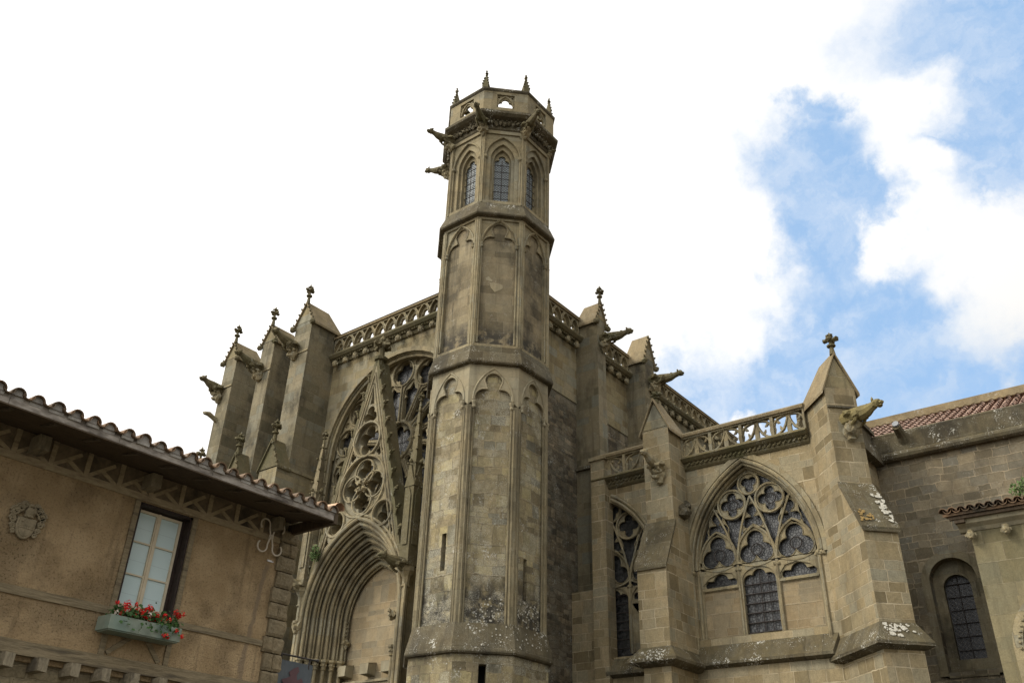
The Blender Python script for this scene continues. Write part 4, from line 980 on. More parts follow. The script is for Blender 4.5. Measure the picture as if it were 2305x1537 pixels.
# corner shafts of the lower stage + pale arcade plates
R1 = 1.975
b = MB(); c = MB()
for k in range(8):
    fk = tface(k, R1); w = hw(R1)
    for sg in (-1, 1):
        b.plate([rect(sg * w if sg < 0 else w - .15, -w + .15 if sg < 0 else w, 6.45, 12.95)], fk, -.13, 0)
        b.tube([fk(sg * (w - .19), 6.6, -.04), fk(sg * (w - .19), 12.85, -.04)], .032, 7)
        b.tube([fk(sg * (w - .10), 6.6, .0), fk(sg * (w - .10), 12.85, .0)], .028, 6)
    hole = trefpts(13.14, w - .20)
    c.plate([[(-w, 14.32), (-w, 12.95)] + hole[::-1] + [(w, 12.95), (w, 14.32)]], fk, -.09, 0, 0)
    c.tube(ringpath(fk, hole, -.005), .026, 5)
    c.plate([rect(-w + .02, w - .02, 12.35, 14.32)], fk, -.17, -.10)
    c.tube(ringpath(fk, arc_pts(0, 13.12, w - .15, 1.08, 12), .0), .035, 6)
    for sg in (-1, 1): c.oct((fk(sg * (w - .19), 0, 0).x, fk(sg * (w - .19), 0, 0).y), [(12.85, .04), (12.89, .06), (12.94, .045), (13.03, .08), (13.08, .085), (13.10, .05)])
b.build('corner_shaft', m_shaft, TW)
c.build('blind_arcade', m_pale, TW)
# weathering bands
for z0_, R0_, z1_, Rin, nm in ((5.83, 2.17, 6.65, 1.99, 0), (14.28, 2.15, 15.0, 1.98, 1), (19.93, 2.18, 20.66, 1.93, 2)):
    b = MB(); b.oct(TC, [(z0_ + .02, R0_ - .16), (z0_ + .04, R0_ - .03), (z0_ + .08, R0_), (z0_ + .12, R0_), (z1_, Rin), (z1_ + .02, Rin - .2)]); b.build('weathering_band', m_ledge, TW)
# middle stage
b = MB(); c = MB(); R2 = 1.97
b.oct(TC, [(14.9, 1.83), (19.95, 1.83)]); R2 = 1.99
for k in range(8):
    fk = tface(k, R2); w = hw(R2)
    c.plate([rect(-w, w, 14.95, 19.98), rect(-w + .13, w - .13, 15.05, 19.86)], fk, -.06, 0, .015)
    c.plate([rect(-w, w, 14.95, 19.98), [(-w + .19, 15.05), (w - .19, 15.05)] + arc_pts(0, 18.85, w - .19, .98, 12)], fk, -.10, -.06, .01)
    tf_ = trefpts(18.86, w - .20); c.plate([[(-w, 19.97), (-w, 15.0), (-w + .20, 15.0)] + tf_[::-1] + [(w - .20, 15.0), (w, 15.0), (w, 19.97)]], fk, -.15, -.095, 0); c.tube(ringpath(fk, tf_, -.095), .026, 5)
    c.tube(ringpath(fk, arc_pts(0, 18.88, w - .16, 1.0, 12), -.05), .038, 6)
    for sg in (-1, 1):
        c.tube([fk(sg * (w - .17), 15.1, -.05), fk(sg * (w - .17), 18.75, -.05)], .035, 6); c.tube([fk(sg * (w - .075), 15.0, .0), fk(sg * (w - .075), 19.9, .0)], .022, 6)
        p = fk(sg * (w - .17), 0, -.04); c.oct((p.x, p.y), [(18.72, .05), (18.76, .08), (18.8, .055), (18.88, .09), (18.92, .05)])
b.build('shaft_wall', m_tmid, TW); c.build('blind_arcade', m_trim, TW)
b = MB(); fk = tface(5, 1.99)
b.plate([[(-.26, 17.42), (-.22, 17.22), (-.08, 17.06), (.02, 17.12), (.17, 17.22), (.16, 17.36), (.02, 17.42)]], fk, -.17, -.140); b.plate([[(-.40, 17.58), (-.30, 17.66), (-.17, 17.50), (-.20, 17.46), (-.38, 17.50)]], fk, -.17, -.141)
b.build('repair_patch', m_pale, TW)
rl2 = random.Random(9); b = MB()
for k_, n_ in ((5, 40), (6, 50)):
    fa = tface(k_, 2.0); fb2 = tface(k_, 2.15)
    blobs_on(b, [fa(-.2 if k_ == 5 else -.7, 6.60, .01), fa(.7, 6.60, .01), fb2(.7, 6.05, .0), fb2(-.2 if k_ == 5 else -.7, 6.05, .0)], n_ // 2, .008, .030, rl2)
    fw_ = tface(k_, 1.875)
    blobs_on(b, [fw_(-.1 if k_ == 5 else -.5, 6.7, .0), fw_(.5, 6.7, .0), fw_(.5, 7.35, .0), fw_(-.1 if k_ == 5 else -.5, 7.35, .0)], n_, .008, .030, rl2)
b.build('white_lichen_crust', m_lw, TW)['kind'] = 'stuff'
# lantern
b = MB(); R3 = 1.95; gl = MB(); gr = MB()
for k in range(8):
    fk = tface(k, R3); w = hw(R3)
    b.plate([rect(-w, w, 20.55, 23.95), rect(-w + .10, w - .10, 20.72, 23.78)], fk, -.06, 0, .015)
    b.plate([rect(-w, w, 20.55, 23.95), arch(0, 20.70, 22.72, .60, .92)], fk, -.11, -.06, .01)
    b.plate([rect(-w, w, 20.55, 23.95), arch(0, 20.74, 22.66, .43, .74)], fk, -.21, -.11, .03)
    b.plate([rect(-w + .08, w - .08, 20.55, 23.95), arch(0, 20.78, 22.62, .32, .60)], fk, -.33, -.21, .03)
    b.plate([rect(-w + .12, w - .12, 20.55, 23.95), trefarch(0, 20.80, 22.66, .25, 1.0)], fk, -.38, -.33, .006)
    b.tube(ringpath(fk, [(-.62, 20.7)] + arc_pts(0, 22.72, .62, .95, 10)[::-1] + [(.62, 20.7)], -.05), .032, 6)
    for sg in (-1, 1):
        b.tube([fk(sg * (w - .06), 20.6, .01), fk(sg * (w - .06), 23.9, .01)], .025, 6)
        p = fk(sg * .62, 0, -.04); b.oct((p.x, p.y), [(22.62, .04), (22.66, .08), (22.74, .085), (22.76, .03)])
    gl.plate([arch(0, 20.75, 22.6, .33, .62)], fk, -.42, -.40)
    for i in range(6): gr.tube([fk(-.27, 21.05 + .30 * i, -.30), fk(.27, 21.05 + .30 * i, -.30)], .018, 4)
    gr.tube([fk(0, 20.8, -.31), fk(0, 22.8, -.31)], .018, 4)
b.build('lantern_wall', m_trim, TW); gl.build('lattice_glass', m_glasst, TW); gr.build('window_grille', m_iron, TW)
b = MB(); b.oct(TC, [(20.3, 1.42), (24.0, 1.42)]); b.build('lantern_void', m_dark, TW)
# frieze and cornice
b = MB(); b.oct(TC, [(23.9, 1.92), (23.97, 2.0), (24.02, 1.94), (24.38, 1.98), (24.44, 2.18), (24.52, 2.29), (24.62, 2.30), (24.72, 2.14), (24.74, 1.9)]); b.build('cornice', m_ledge, TW)
b = MB()
for k in range(8):
    fk = tface(k, 1.99)
    for i in range(9):
        u = -.62 + i * .155
        b.lump(fk(u, 24.20 + .04 * (i % 2), .03), .085, (1, 1, 1.1), 1, .45); b.lump(fk(u + .07, 24.30, .07), .05, (1, 1, .8), 1, .4)
b.build('leaf_frieze', m_ledge, TW)
# crown parapet
b = MB(); c = MB(); R4 = 2.12
for k in range(8):
    fk = tface(k, R4); w = hw(R4)
    b.plate([rect(-w, w, 24.66, 25.72), rect(-.32, .32, 24.92, 25.56)], fk, -.20, 0, .015)
    b.plate([rect(-.33, .33, 24.90, 25.57), trefarch(0, 24.97, 25.08, .255, .78), circ(-.25, 25.47, .045, 10), circ(.25, 25.47, .045, 10)], fk, -.15, -.07, .01)
    b.tube(ringpath(fk, arc_pts(0, 25.02, .29, .50, 8), -.05), .028, 6)
b.build('crown_parapet', m_trim, TW)
c.oct(TC, [(25.70, R4 + .02), (25.76, R4 + .06), (25.82, R4 + .06), (25.88, R4 - .04), (25.88, R4 - .22), (25.70, R4 - .20)], cap=False); c.build('crown_coping', m_ledge, TW)
for k in range(8):
    a = math.radians(22.5 + 45 * k); D = Vector((math.cos(a), math.sin(a), 0)); T_ = Vector((-D.y, D.x, 0)); o = Vector((TC[0], TC[1], 0)) + D * 1.96
    b = MB()
    P = lambda d, t, z: o + D * d + T_ * t + Vector((0, 0, z))
    b.hexa([P(.08, -.12, 25.80), P(.08, .12, 25.80), P(-.62, .10, 25.80), P(-.62, -.10, 25.80), P(.08, -.12, 26.15), P(.08, .12, 26.15), P(-.22, .03, 26.25), P(-.22, -.03, 26.25)])
    b.loft([[P(.08, -.13, 26.05), P(.08, .13, 26.05), P(-.14, .13, 26.05), P(-.14, -.13, 26.05)], [P(.0, -.03, 26.6), P(.0, .03, 26.6), P(-.05, .03, 26.6), P(-.05, -.03, 26.6)]])
    for i in range(3):
        z = 26.15 + i * .15
        for t in (-1, 1): b.lump(P(.07 - i * .02, t * (.11 - .025 * i), z), .045, (1, 1, 1), 1, .4)
    b.lump(P(-.02, 0, 26.72), .075, (1, 1, .8), 1, .3); b.lump(P(-.02, 0, 26.84), .045, (1, 1, 1.2), 1, .2); b.lump(P(-.02, 0, 26.62), .06, (1, 1, .5), 1, .2)
    b.build('pinnacle', m_moss, TW, origin=o + Vector((0, 0, 25.8)))
GLB = {3: 'tower gargoyle on the far left, lower of the two leaning out', 4: 'tower gargoyle on the left, upper of the two leaning out',
       5: 'mossy tower gargoyle above the left edge of the front face', 6: 'mossy tower gargoyle above the right edge of the front face'}
for k in range(8):
    a = math.radians(22.5 + 45 * (k - 0)); D = Vector((math.cos(a), math.sin(a), 0)); o = Vector((TC[0], TC[1], 24.12)) + D * 1.95
    kk = {112.5: 'tower gargoyle on the left, lower of the two leaning out', 157.5: 'tower gargoyle on the left, upper of the two leaning out', 202.5: 'mossy tower gargoyle above the left edge of the front face', 247.5: 'mossy tower gargoyle above the right edge of the front face'}.get(22.5 + 45 * k)
    gargoyle(o - (D * .12 if 22.5 + 45 * k > 292 else D * 0), D, 1.0 if 22.5 + 45 * k < 292 else .32, B, m_moss, s=.85 if 22.5 + 45 * k < 292 else .6, rise=-.02, label=kk or 'short broken tower gargoyle on the far side')

# ================================================================== nave
XN = 27.0
f = FX(0, XN); YR = 5.50
b = MB(); b.plate([rect(-22, 8.2, 0, 12.3), arch(YR, 6.0, 8.42, .62, .62)], f, -.35, 0)
nave = lab(b.build('nave_wall', m_nave, B), 'rough nave wall of small grey brown blocks at right')
b = MB(); b.plate([rect(YR - 1, YR + 1, 5.8, 9.6), arch(YR, 6.35, 8.28, .36, .36)], f, -.46, -.30, .0); b.plate([arch(YR, 5.9, 8.42, .84, .84), arch(YR, 5.85, 8.42, .62, .62)], f, 0, .05, .012)
nw_ = lab(b.build('round_arched_window', m_ashd, B), 'dark round arched window in the nave wall')
b = MB(); b.plate([arch(YR, 6.2, 8.28, .39, .39)], f, -.52, -.47); b.build('lattice_glass', m_glassn, nw_)
b = MB()
for i in range(6): b.tube([f(YR - .33, 6.6 + .36 * i, -.44), f(YR + .33, 6.6 + .36 * i, -.44)], .014, 4)
b.tube([f(YR, 6.4, -.44), f(YR, 8.6, -.44)], .012, 4); b.build('iron_bar', m_iron, nw_)
ey = lambda a, v, w_: f(w_, v, a)
b = MB(); b.plate([[(-.3, 12.42), (.12, 12.46), (.12, 13.06), (.02, 13.13), (-.3, 13.09)]], ey, -22, 8.2); b.build('gutter_wall', m_ledge, nave)
b = MB(); b.tube([f(-22, 12.30, .10), f(8.0, 12.30, .10)], .15, 10); b.build('roll_cornice', m_ledge, nave)
b = MB()
sp = Vector((26.9, 6.0, 12.95)); b.tube([sp + Vector((.1, 0, -.25)), sp + Vector((-.1, 0, -.05)), sp + Vector((-.45, .03, .12))], [.17, .16, .13], 10); b.build('stone_spout', m_ledge, nave)
b = MB(); b.tube([sp + Vector((-.12, 0, .06)), sp + Vector((-.5, .03, .2))], [.11, .10], 10); b.build('lead_lip', m_lead, nave)
# roof
b = MB(); xr, zr = 31.0, 15.12
b.add([(27.1, -22, 13.0), (27.1, 9, 13.0), (xr, 9, zr), (xr, -22, zr)], [(0, 1, 2, 3)])
roof = b.build('nave_roof', m_tilen, B)
b = MB(); pitch = .27
sl = Vector((xr - 27.1, 0, zr - 13.0)); nl = sl.length; sdir = sl / nl; nrm = Vector((-sdir.z, 0, sdir.x))
y = -1.0
while y < 8.6:
    r = 0
    while r * .42 < nl - .1:
        j = random.uniform(-.012, .012); r0 = .088 + random.uniform(-.004, .004)
        p = Vector((27.1, y + j, 13.0)) + sdir * (r * .42)
        rings = []
        for d_, rr, lift in ((0, r0 * 1.08, .045), (.46, r0 * .92, .01)):
            rings.append([p + sdir * d_ + Vector((0, 1, 0)) * (math.cos(PI * i / 6) * rr) + nrm * (math.sin(PI * i / 6) * rr * 1.0 + lift) for i in range(7)])
        vs = rings[0] + rings[1]; b.add(vs, [(i, i + 1, 8 + i, 7 + i) for i in range(6)])
        r += 1
    y += pitch
ob = b.build('canal_tiles', m_tilen, roof, smooth=True)
b = MB(); b.hexa([(xr - .25, -22, zr - .02), (xr + .4, -22, zr - .02), (xr + .4, 9, zr - .02), (xr - .25, 9, zr - .02), (xr - .25, -22, zr + .26), (xr + .4, -22, zr + .3), (xr + .4, 9, zr + .3), (xr - .25, 9, zr + .26)]); b.build('ridge_coping', m_cap, roof)

# right apse chapel
f = FX(0, 24.0)
b = MB(); b.plate([rect(-6, 4.26, 0, 9.0), arch(2.55, 5.0, 5.9, 1.02, 1.02)], f, -.4, 0); b.box(24.05, 27.1, 4.0, 4.26, 0, 9.0)
side = lab(b.build('apse_chapel_wall', stone('smooth_green_ashlar', [(.22, .195, .12), (.25, .22, .14), (.24, .22, .15), (.27, .235, .15)], (.38, .33, .23), .9, .42, .006, stain=.35, moss=.3, joint=.008, streak=.35), B), 'smooth ashlar side chapel at the right edge under a tiled eave')
b = MB(); b.plate([[(-.1, 8.78), (.03, 8.78), (.10, 8.86), (.24, 8.94), (.27, 9.06), (-.1, 9.06)]], lambda a, v, w_: f(w_, v, a), -6, 4.48); b.build('cornice', m_pale, side)
b = MB(); b.plate([arch(2.55, 5.0, 5.9, 1.36, 1.36, 16), arch(2.55, 4.9, 5.9, 1.14, 1.14, 16)], f, 0, .08, .02)
for i in range(30):
    a = PI * i / 29; b.lump(f(2.55 + 1.20 * math.cos(a), 5.9 + 1.20 * math.sin(a), .09), .045, (1, 1, 1), 1, .3)
b.build('dogtooth_arch', m_trim, side)
b = MB(); b.plate([arch(2.55, 4.9, 5.9, 1.1, 1.1)], f, -.45, -.35); b.build('window_glass', m_glassn, side)
for i, y in enumerate((4.22, 3.42, 2.72, 1.9)):
    b = MB(); p = Vector((23.88, y, 8.66)); head_mesh(b, p, .22, (-1, 0, 0)); b.build('carved_head', m_trim, side, origin=p)
b = MB(); b.prism([(23.55, -6, 9.12), (23.55, 4.72, 9.12), (27.0, 4.72, 9.9), (27.0, -6, 9.9)], (0, 0, .07)); srf = b.build('tiled_eave', m_tile, side)
b = MB(); b.box(23.65, 27, 4.26, 4.5, 8.95, 9.1); b.box(23.62, 23.72, -6, 4.6, 9.04, 9.12); b.build('eave_board', m_soffit, side)
b = MB(); y = 4.68; sdir2 = Vector((3.45, 0, .78)).normalized(); n2 = Vector((-sdir2.z, 0, sdir2.x))
while y > 1.0:
    for r in range(3):
        for (dx, lift, sg) in ((0, .05, 1), (.11, .10, -1)):
            p = Vector((23.46, y - dx, 9.17)) + sdir2 * (r * .45)
            rings = [[p + sdir2 * d_ + Vector((0, 1, 0)) * (math.cos(PI * i / 6) * rr) + n2 * (sg * math.sin(PI * i / 6) * rr + lift) for i in range(7)] for d_, rr in ((0, .095), (.48, .08))]
            in_ = [[q - n2 * .018 for q in rg] for rg in rings]
            b.add(rings[0] + rings[1], [(i, i + 1, 8 + i, 7 + i) for i in range(6)]); b.add(rings[0] + in_[0], [(i, i + 1, 8 + i, 7 + i) for i in range(6)]); b.add(in_[0] + in_[1], [(i, i + 1, 8 + i, 7 + i) for i in range(6)])
    y -= .215
b.build('canal_tiles', m_tile, srf)

# ================================================================== weeds
def leafball(name, label, cat, c, R, n, mat, size, sc=(1, 1, 1), group=None):
    b = MB(); c = Vector(c); rnd = random.Random(int(c.x * 100))
    for i in range(n):
        d = Vector((rnd.gauss(0, 1), rnd.gauss(0, 1), rnd.gauss(0, 1))).normalized() * (R * rnd.random() ** .5)
        p = c + Vector((d.x * sc[0], d.y * sc[1], d.z * sc[2])); t = Vector((rnd.gauss(0, 1), rnd.gauss(0, 1), rnd.gauss(0, 1))).normalized(); q = t.orthogonal().normalized(); s = size * rnd.uniform(.6, 1.3)
        b.add([p - t * s, p + q * s * .5, p + t * s, p - q * s * .5], [(0, 1, 2, 3)])
    for i in range(6): b.tube([c - Vector((0, 0, R * sc[2])), c + Vector((rnd.uniform(-.5, .5) * R * sc[0], rnd.uniform(-.5, .5) * R * sc[1], R * .7 * sc[2]))], .006, 4)
    o = b.build(name, mat, None, origin=c - Vector((0, 0, R * sc[2]))); o['label'] = label; o['category'] = cat
    return o
leafball('bush', 'small green bush growing on the stonework left of the portal arch', 'bush', (18.75, 23.25, 9.95), .24, 320, m_weed, .045, (.8, .8, 1.3))
leafball('weed_clump', 'green weeds sprouting on the tiled eave at the right edge', 'plant', (24.3, 2.75, 9.75), .42, 420, m_weed, .055, (.6, 1.1, .6))
leafball('grass_tuft', 'thin green tuft growing high on the nave wall at the right edge', 'plant', (26.85, 2.78, 10.75), .24, 60, m_weed, .05, (.4, .6, 1.2))

# ================================================================== HOUSE
H = thing('timber_framed_house', 'ochre stucco house with timber frieze, clay tile eaves and rough stone quoins at lower left', 'house', (4, 13, 0))
HY = 11.0
f = FY(0, HY)
b = MB(); b.plate([rect(-6, 8.2, 3.3, 5.95), rect(5.79, 6.62, 4.10, 5.50)], f, -.35, 0); b.box(-6, -5.7, 11.3, 19, 0, 5.9); b.box(-6, 8.4, 18, 18.3, 0, 5.9)
b.build('stucco_wall', m_stucco, H)
b = MB(); b.box(-6, 8.3, HY + .06, HY + .5, 0, 3.32); b.box(8.05, 8.42, HY + .04, 18.2, 0, 5.9); b.build('masonry_wall', m_hstone, H)
# frieze
b = MB()
b.box(-6, 8.14, HY - .025, HY + .05, 5.52, 5.61)
for i in range(-8, 20):
    x = 4.03 + i * .468 - .0
    if x > 8.05 or x < 0: continue
    b.bar((x, HY - .012, 5.6), (x, HY - .012, 5.95), .024, .065, up=(1, 0, 0))
    if x + .40 < 8.1:
        b.bar((x + .04, HY - .008, 5.62), (x + .36, HY - .008, 5.85), .02, .05, up=(1, 0, 1))
        b.bar((x + .20, HY - .010, 5.73), (x + .42, HY - .010, 5.60), .022, .05, up=(1, 0, 1))
b.build('timber_frieze', m_beamp, H)
b = MB(); b.box(-6, 8.14, HY - .006, HY + .04, 5.61, 5.96); b.build('frieze_infill', plain('sooty_plaster', (.11, .085, .052), (.21, .16, .10), 6, .95, c3=(.05, .04, .028)), H)
def beam(name, x0, x1, z0, z1, d, mat=m_beam, parent=H):
    b = MB(); n = max(2, int((x1 - x0) / .25)); rings = []
    for i in range(n + 1):
        x = x0 + (x1 - x0) * i / n; j = [random.uniform(-.006, .006) for _ in range(4)]
        rings.append([(x, HY - d + j[0] * .5, z0 + j[1]), (x, HY + .05, z0), (x, HY + .05, z1), (x, HY - d + j[2] * .5, z1 + j[3])])
    b.loft(rings); return b.build(name, mat, parent)
beam('sill_beam', -6, 8.15, 3.355, 3.51, .075)
beam('mid_rail', -6, 5.72, 4.0, 4.095, .022); beam('mid_rail', 6.68, 8.12, 4.015, 4.095, .022)
b = MB(); b.box(5.72, 5.79, HY - .03, HY + .05, 3.5, 5.52); b.box(6.62, 6.69, HY - .03, HY + .05, 3.5, 5.52)
b.bar((5.82, HY - .015, 3.55), (6.2, HY - .015, 3.86), .03, .06, up=(1, 0, 1)); b.bar((6.26, HY - .015, 3.86), (6.55, HY - .015, 3.54), .03, .06, up=(1, 0, 1))
b.build('timber_post', m_beam, H)
# joist ends
j0 = None
for i in range(-4, 9):
    x = 4.62 + i * .39
    b = MB(); b.hexa([(x - .055, HY - .22, 3.20), (x + .055, HY - .22, 3.19), (x + .055, HY + .1, 3.20), (x - .055, HY + .1, 3.20), (x - .058, HY - .2, 3.345), (x + .058, HY - .2, 3.345), (x + .055, HY + .1, 3.345), (x - .055, HY + .1, 3.345)])
    b.build('joist_end', m_joist, H, origin=(x, HY, 3.27))
for x in (2.7, 4.265, 5.82, 7.95):
    s = .075 if x < 7 else .05
    b = MB(); b.hexa([(x - s, HY - .26, 5.66), (x + s, HY - .26, 5.66), (x + s, HY + .1, 5.64), (x - s, HY + .1, 5.64), (x - s, HY - .24, 5.85), (x + s, HY - .24, 5.85), (x + s, HY + .1, 5.85), (x - s, HY + .1, 5.85)])
    b.build('bracket', m_joist, H, origin=(x, HY, 5.75))
# quoins
z = .0; i = 0; q = MB()
rq = random.Random(3)
while z < 5.62:
    h = rq.uniform(.19, .25); xl = 8.14 - (.0 if i % 2 else .0) + rq.uniform(-.03, .03)
    parts = [(xl, 8.46)] if rq.random() < .6 else [(xl, xl + .16), (xl + .175, 8.46)]
    for a, c_ in parts:
        bm = bmesh.new(); bmesh.ops.create_cube(bm, size=1); bmesh.ops.subdivide_edges(bm, edges=bm.edges, cuts=5, use_grid_fill=True)
        vs = []
        for v in bm.verts:
            e = [abs(v.co[k]) > .49 for k in range(3)]
            p = Vector((a + (v.co.x + .5) * (c_ - a), HY - .05 + (v.co.y + .5) * .5, z + .008 + (v.co.z + .5) * (h - .016)))
            k_ = mnoise.noise(p * 9) * .022 + mnoise.noise(p * 25) * .008
            if e[1] and v.co.y < 0:
                p.y -= k_ + (.0 if (e[0] or e[2]) else .022)
            if e[0] and v.co.x > 0: p.x += k_ + (.0 if e[2] else .015)
            vs.append(p)
        fs_ = [tuple(v.index for v in fa.verts) for fa in bm.faces]; bm.free(); q.add(vs, fs_)
    z += h; i += 1
q.build('quoin', m_quoin, H)
# eaves
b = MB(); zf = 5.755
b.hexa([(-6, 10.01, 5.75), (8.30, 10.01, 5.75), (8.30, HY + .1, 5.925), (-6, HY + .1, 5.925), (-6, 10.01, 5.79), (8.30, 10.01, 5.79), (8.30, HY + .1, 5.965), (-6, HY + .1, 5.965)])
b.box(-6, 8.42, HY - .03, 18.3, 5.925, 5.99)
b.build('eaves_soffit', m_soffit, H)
m_rend = plain('dark_rafter_timber', (.06, .048, .034), (.13, .105, .075), 9, .9, bd=.01)
for i in range(16):
    x = .35 + i * .53
    b = MB(); b.hexa([(x - .035, 10.06, 5.72), (x + .035, 10.06, 5.73), (x + .03, 10.45, 5.81), (x - .03, 10.45, 5.81), (x - .035, 10.05, 5.76), (x + .035, 10.05, 5.76), (x + .03, 10.45, 5.85), (x - .03, 10.45, 5.85)])
    b.build('rafter_end', m_rend, H, origin=(x, 10.1, 5.75))
b = MB(); x = -6
while x < 8.2:
    L = min(1.35, 8.30 - x); dz = random.uniform(-.004, .004)
    b.box(x, x + L - .006, 9.975, 10.005, 5.745 + dz, 5.865 + dz); x += L
b.build('fascia_board', m_fascia, H)
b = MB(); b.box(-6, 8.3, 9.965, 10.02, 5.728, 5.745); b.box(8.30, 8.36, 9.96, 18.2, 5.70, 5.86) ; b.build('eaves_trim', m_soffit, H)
b = MB(); slope = .17
def zr_(y): return 5.865 + (y - 9.98) * slope
b.add([(-6, 9.95, zr_(9.95)), (8.32, 9.95, zr_(9.95)), (8.32, 18.4, zr_(18.4)), (-6, 18.4, zr_(18.4))], [(0, 1, 2, 3)])
hroof = b.build('roof', m_tile, H)
tm = MB(); mo = MB(); x = 8.26; k = 0
sd_ = Vector((0, 1, slope)).normalized(); nn = Vector((0, -slope, 1)).normalized()
while x > .3:
    rr0 = .082 + random.uniform(-.006, .006); jx = random.uniform(-.01, .01); jy = random.uniform(-.02, .02)
    for r in range(4):
        p = Vector((x + jx + random.uniform(-.006, .006), 9.93 + jy, zr_(9.93) - .02)) + sd_ * (r * .40)
        rings = [[p + sd_ * d_ + Vector((math.cos(PI * i / 8) * rr, 0, 0)) + nn * (math.sin(PI * i / 8) * rr * 1.05 + l_) for i in range(9)] for d_, rr, l_ in ((0, rr0 * 1.06, .03), (.45, rr0 * .88, .0))]
        inn = [[q - (q - (p + sd_ * (.45 * m_))).normalized() * .014 for q in rg] for m_, rg in enumerate(rings)]
        tm.add(rings[0] + rings[1], [(i, i + 1, 10 + i, 9 + i) for i in range(8)]); tm.add(rings[0] + inn[0], [(i, i + 1, 10 + i, 9 + i) for i in range(8)]); tm.add(inn[0] + inn[1], [(i, i + 1, 10 + i, 9 + i) for i in range(8)])
        p2 = p + Vector((-.115, -.02, 0)); rings = [[p2 + sd_ * d_ + Vector((math.cos(PI * i / 8) * rr, 0, 0)) + nn * (-math.sin(PI * i / 8) * rr * .8 + .072) for i in range(9)] for d_, rr in ((0, .062), (.45, .075))]
        inn = [[q - nn * .014 for q in rg] for rg in rings]
        tm.add(rings[0] + rings[1], [(i, i + 1, 10 + i, 9 + i) for i in range(8)]); tm.add(rings[0] + inn[0], [(i, i + 1, 10 + i, 9 + i) for i in range(8)]); tm.add(inn[0] + inn[1], [(i, i + 1, 10 + i, 9 + i) for i in range(8)])
    # mortar wedge under each cover tile
    p = Vector((x + jx, 9.96 + jy, zr_(9.95) - .01))
    mo.prism([p + Vector((math.cos(PI * i / 8) * rr0 * 1.02, 0, max(0, math.sin(PI * i / 8)) * rr0 * 1.0 + .02)) for i in range(9)] + [p + Vector((-rr0, 0, -.03)), p + Vector((rr0, 0, -.03))], (0, .05, 0))
    x -= .226; k += 1
tm.build('canal_tiles', m_tile, hroof); mo.build('tile_mortar', m_mortar, hroof)
b = MB()
for r in range(9):
    p = Vector((8.38, 9.98 + r * .42, zr_(9.98 + r * .42) + .05 - .0))
    rings = [[p + sd_ * d_ + Vector((math.cos(PI * i / 8) * rr, 0, 0)) + nn * (math.sin(PI * i / 8) * rr + l_) for i in range(9)] for d_, rr, l_ in ((0, .10, .03), (.46, .085, .0))]
    b.add(rings[0] + rings[1], [(i, i + 1, 10 + i, 9 + i) for i in range(8)])
b.build('verge_tile', plain('orange_verge_tile', (.40, .22, .12), (.50, .34, .22), 5, .85, c3=(.25, .14, .07)), hroof)
# window
wf = MB(); yw = HY + .13
wf.box(5.79, 5.83, HY + .0, HY + .3, 4.10, 5.50); wf.box(6.585, 6.625, HY + .0, HY + .3, 4.10, 5.50); wf.box(5.79, 6.62, HY + .0, HY + .3, 5.465, 5.505); wf.box(5.79, 6.62, HY + .02, HY + .3, 4.08, 4.12)
hw_ = wf.build('casement_window', m_frame, H)
b = MB(); x0, x1, zb0, zt0 = 5.835, 6.545, 4.15, 5.45; xm = (x0 + x1) / 2
for (a, c_) in ((x0, xm - .004), (xm + .004, x1)):
    b.box(a, a + .032, yw, yw + .05, zb0, zt0); b.box(c_ - .032, c_, yw, yw + .05, zb0, zt0)
    b.box(a, c_, yw + .003, yw + .05, zt0 - .035, zt0); b.box(a, c_, yw + .003, yw + .05, zb0, zb0 + .05)
    for zz in (4.585, 5.015): b.box(a, c_, yw + .008, yw + .045, zz - .010, zz + .010)
b.box(xm - .018, xm + .018, yw - .014, yw, zb0, zt0)
b.build('sash', m_cream, hw_)
b = MB(); b.box(x1, 6.59, yw, yw + .06, 4.12, 5.47); b.build('dark_reveal', m_frame, hw_)
b = MB(); b.box(x0 + .02, x1 - .02, yw + .03, yw + .036, zb0 + .02, zt0 - .02); b.build('window_pane', m_blind, hw_)
# coat of arms
b = MB(); cx_, cz_ = 4.425, 4.83
fy = FY(cx_, HY, cz_)
def sh(w, t, b_): return [(-w, t), (w, t), (w, -b_ * .35), (w * .8, -b_ * .7), (w * .4, -b_ * .93), (0, -b_), (-w * .4, -b_ * .93), (-w * .8, -b_ * .7), (-w, -b_ * .35)]
b.plate([sh(.115, .05, .21)], fy, 0, .045, .008); b.plate([sh(.09, .03, .18)], fy, .045, .055, .004)
for i in range(5): b.lump(fy(-.07 + i * .035, -.05, .057), .012, (1, .6, 1), 1, .1)
b.tube([fy(-.085, -.08, .057), fy(.085, -.08, .057)], .006, 4); b.tube([fy(0, -.08, .057), fy(0, -.17, .057)], .006, 4); b.lump(fy(-.05, 0, .057), .018, (1, .6, 1), 1, .1)
b.lump(fy(0, .12, .04), .06, (1, .8, 1.1), 2, .2); b.lump(fy(0, .20, .04), .03, (1.3, .8, 1), 1, .2); b.lump(fy(.0, .07, .05), .05, (1.3, .7, .6), 1, .2)
for sg in (-1, 1):
    for (x, z, r) in ((.11, .15, .055), (.16, .10, .06), (.17, .0, .045), (.15, -.08, .035), (.13, -.14, .025), (.07, .2, .04), (.18, .06, .03)):
        pts = [fy(sg * (x + r * (1 - t / 16) * math.cos(t * .75)), z + r * (1 - t / 16) * math.sin(t * .75), .03) for t in range(14)]
        b.tube(pts, .016, 5)
b.build('carved_coat_of_arms', plain('carved_grey_stone', (.18, .15, .095), (.29, .24, .155), 12, .9, bd=.01), H)
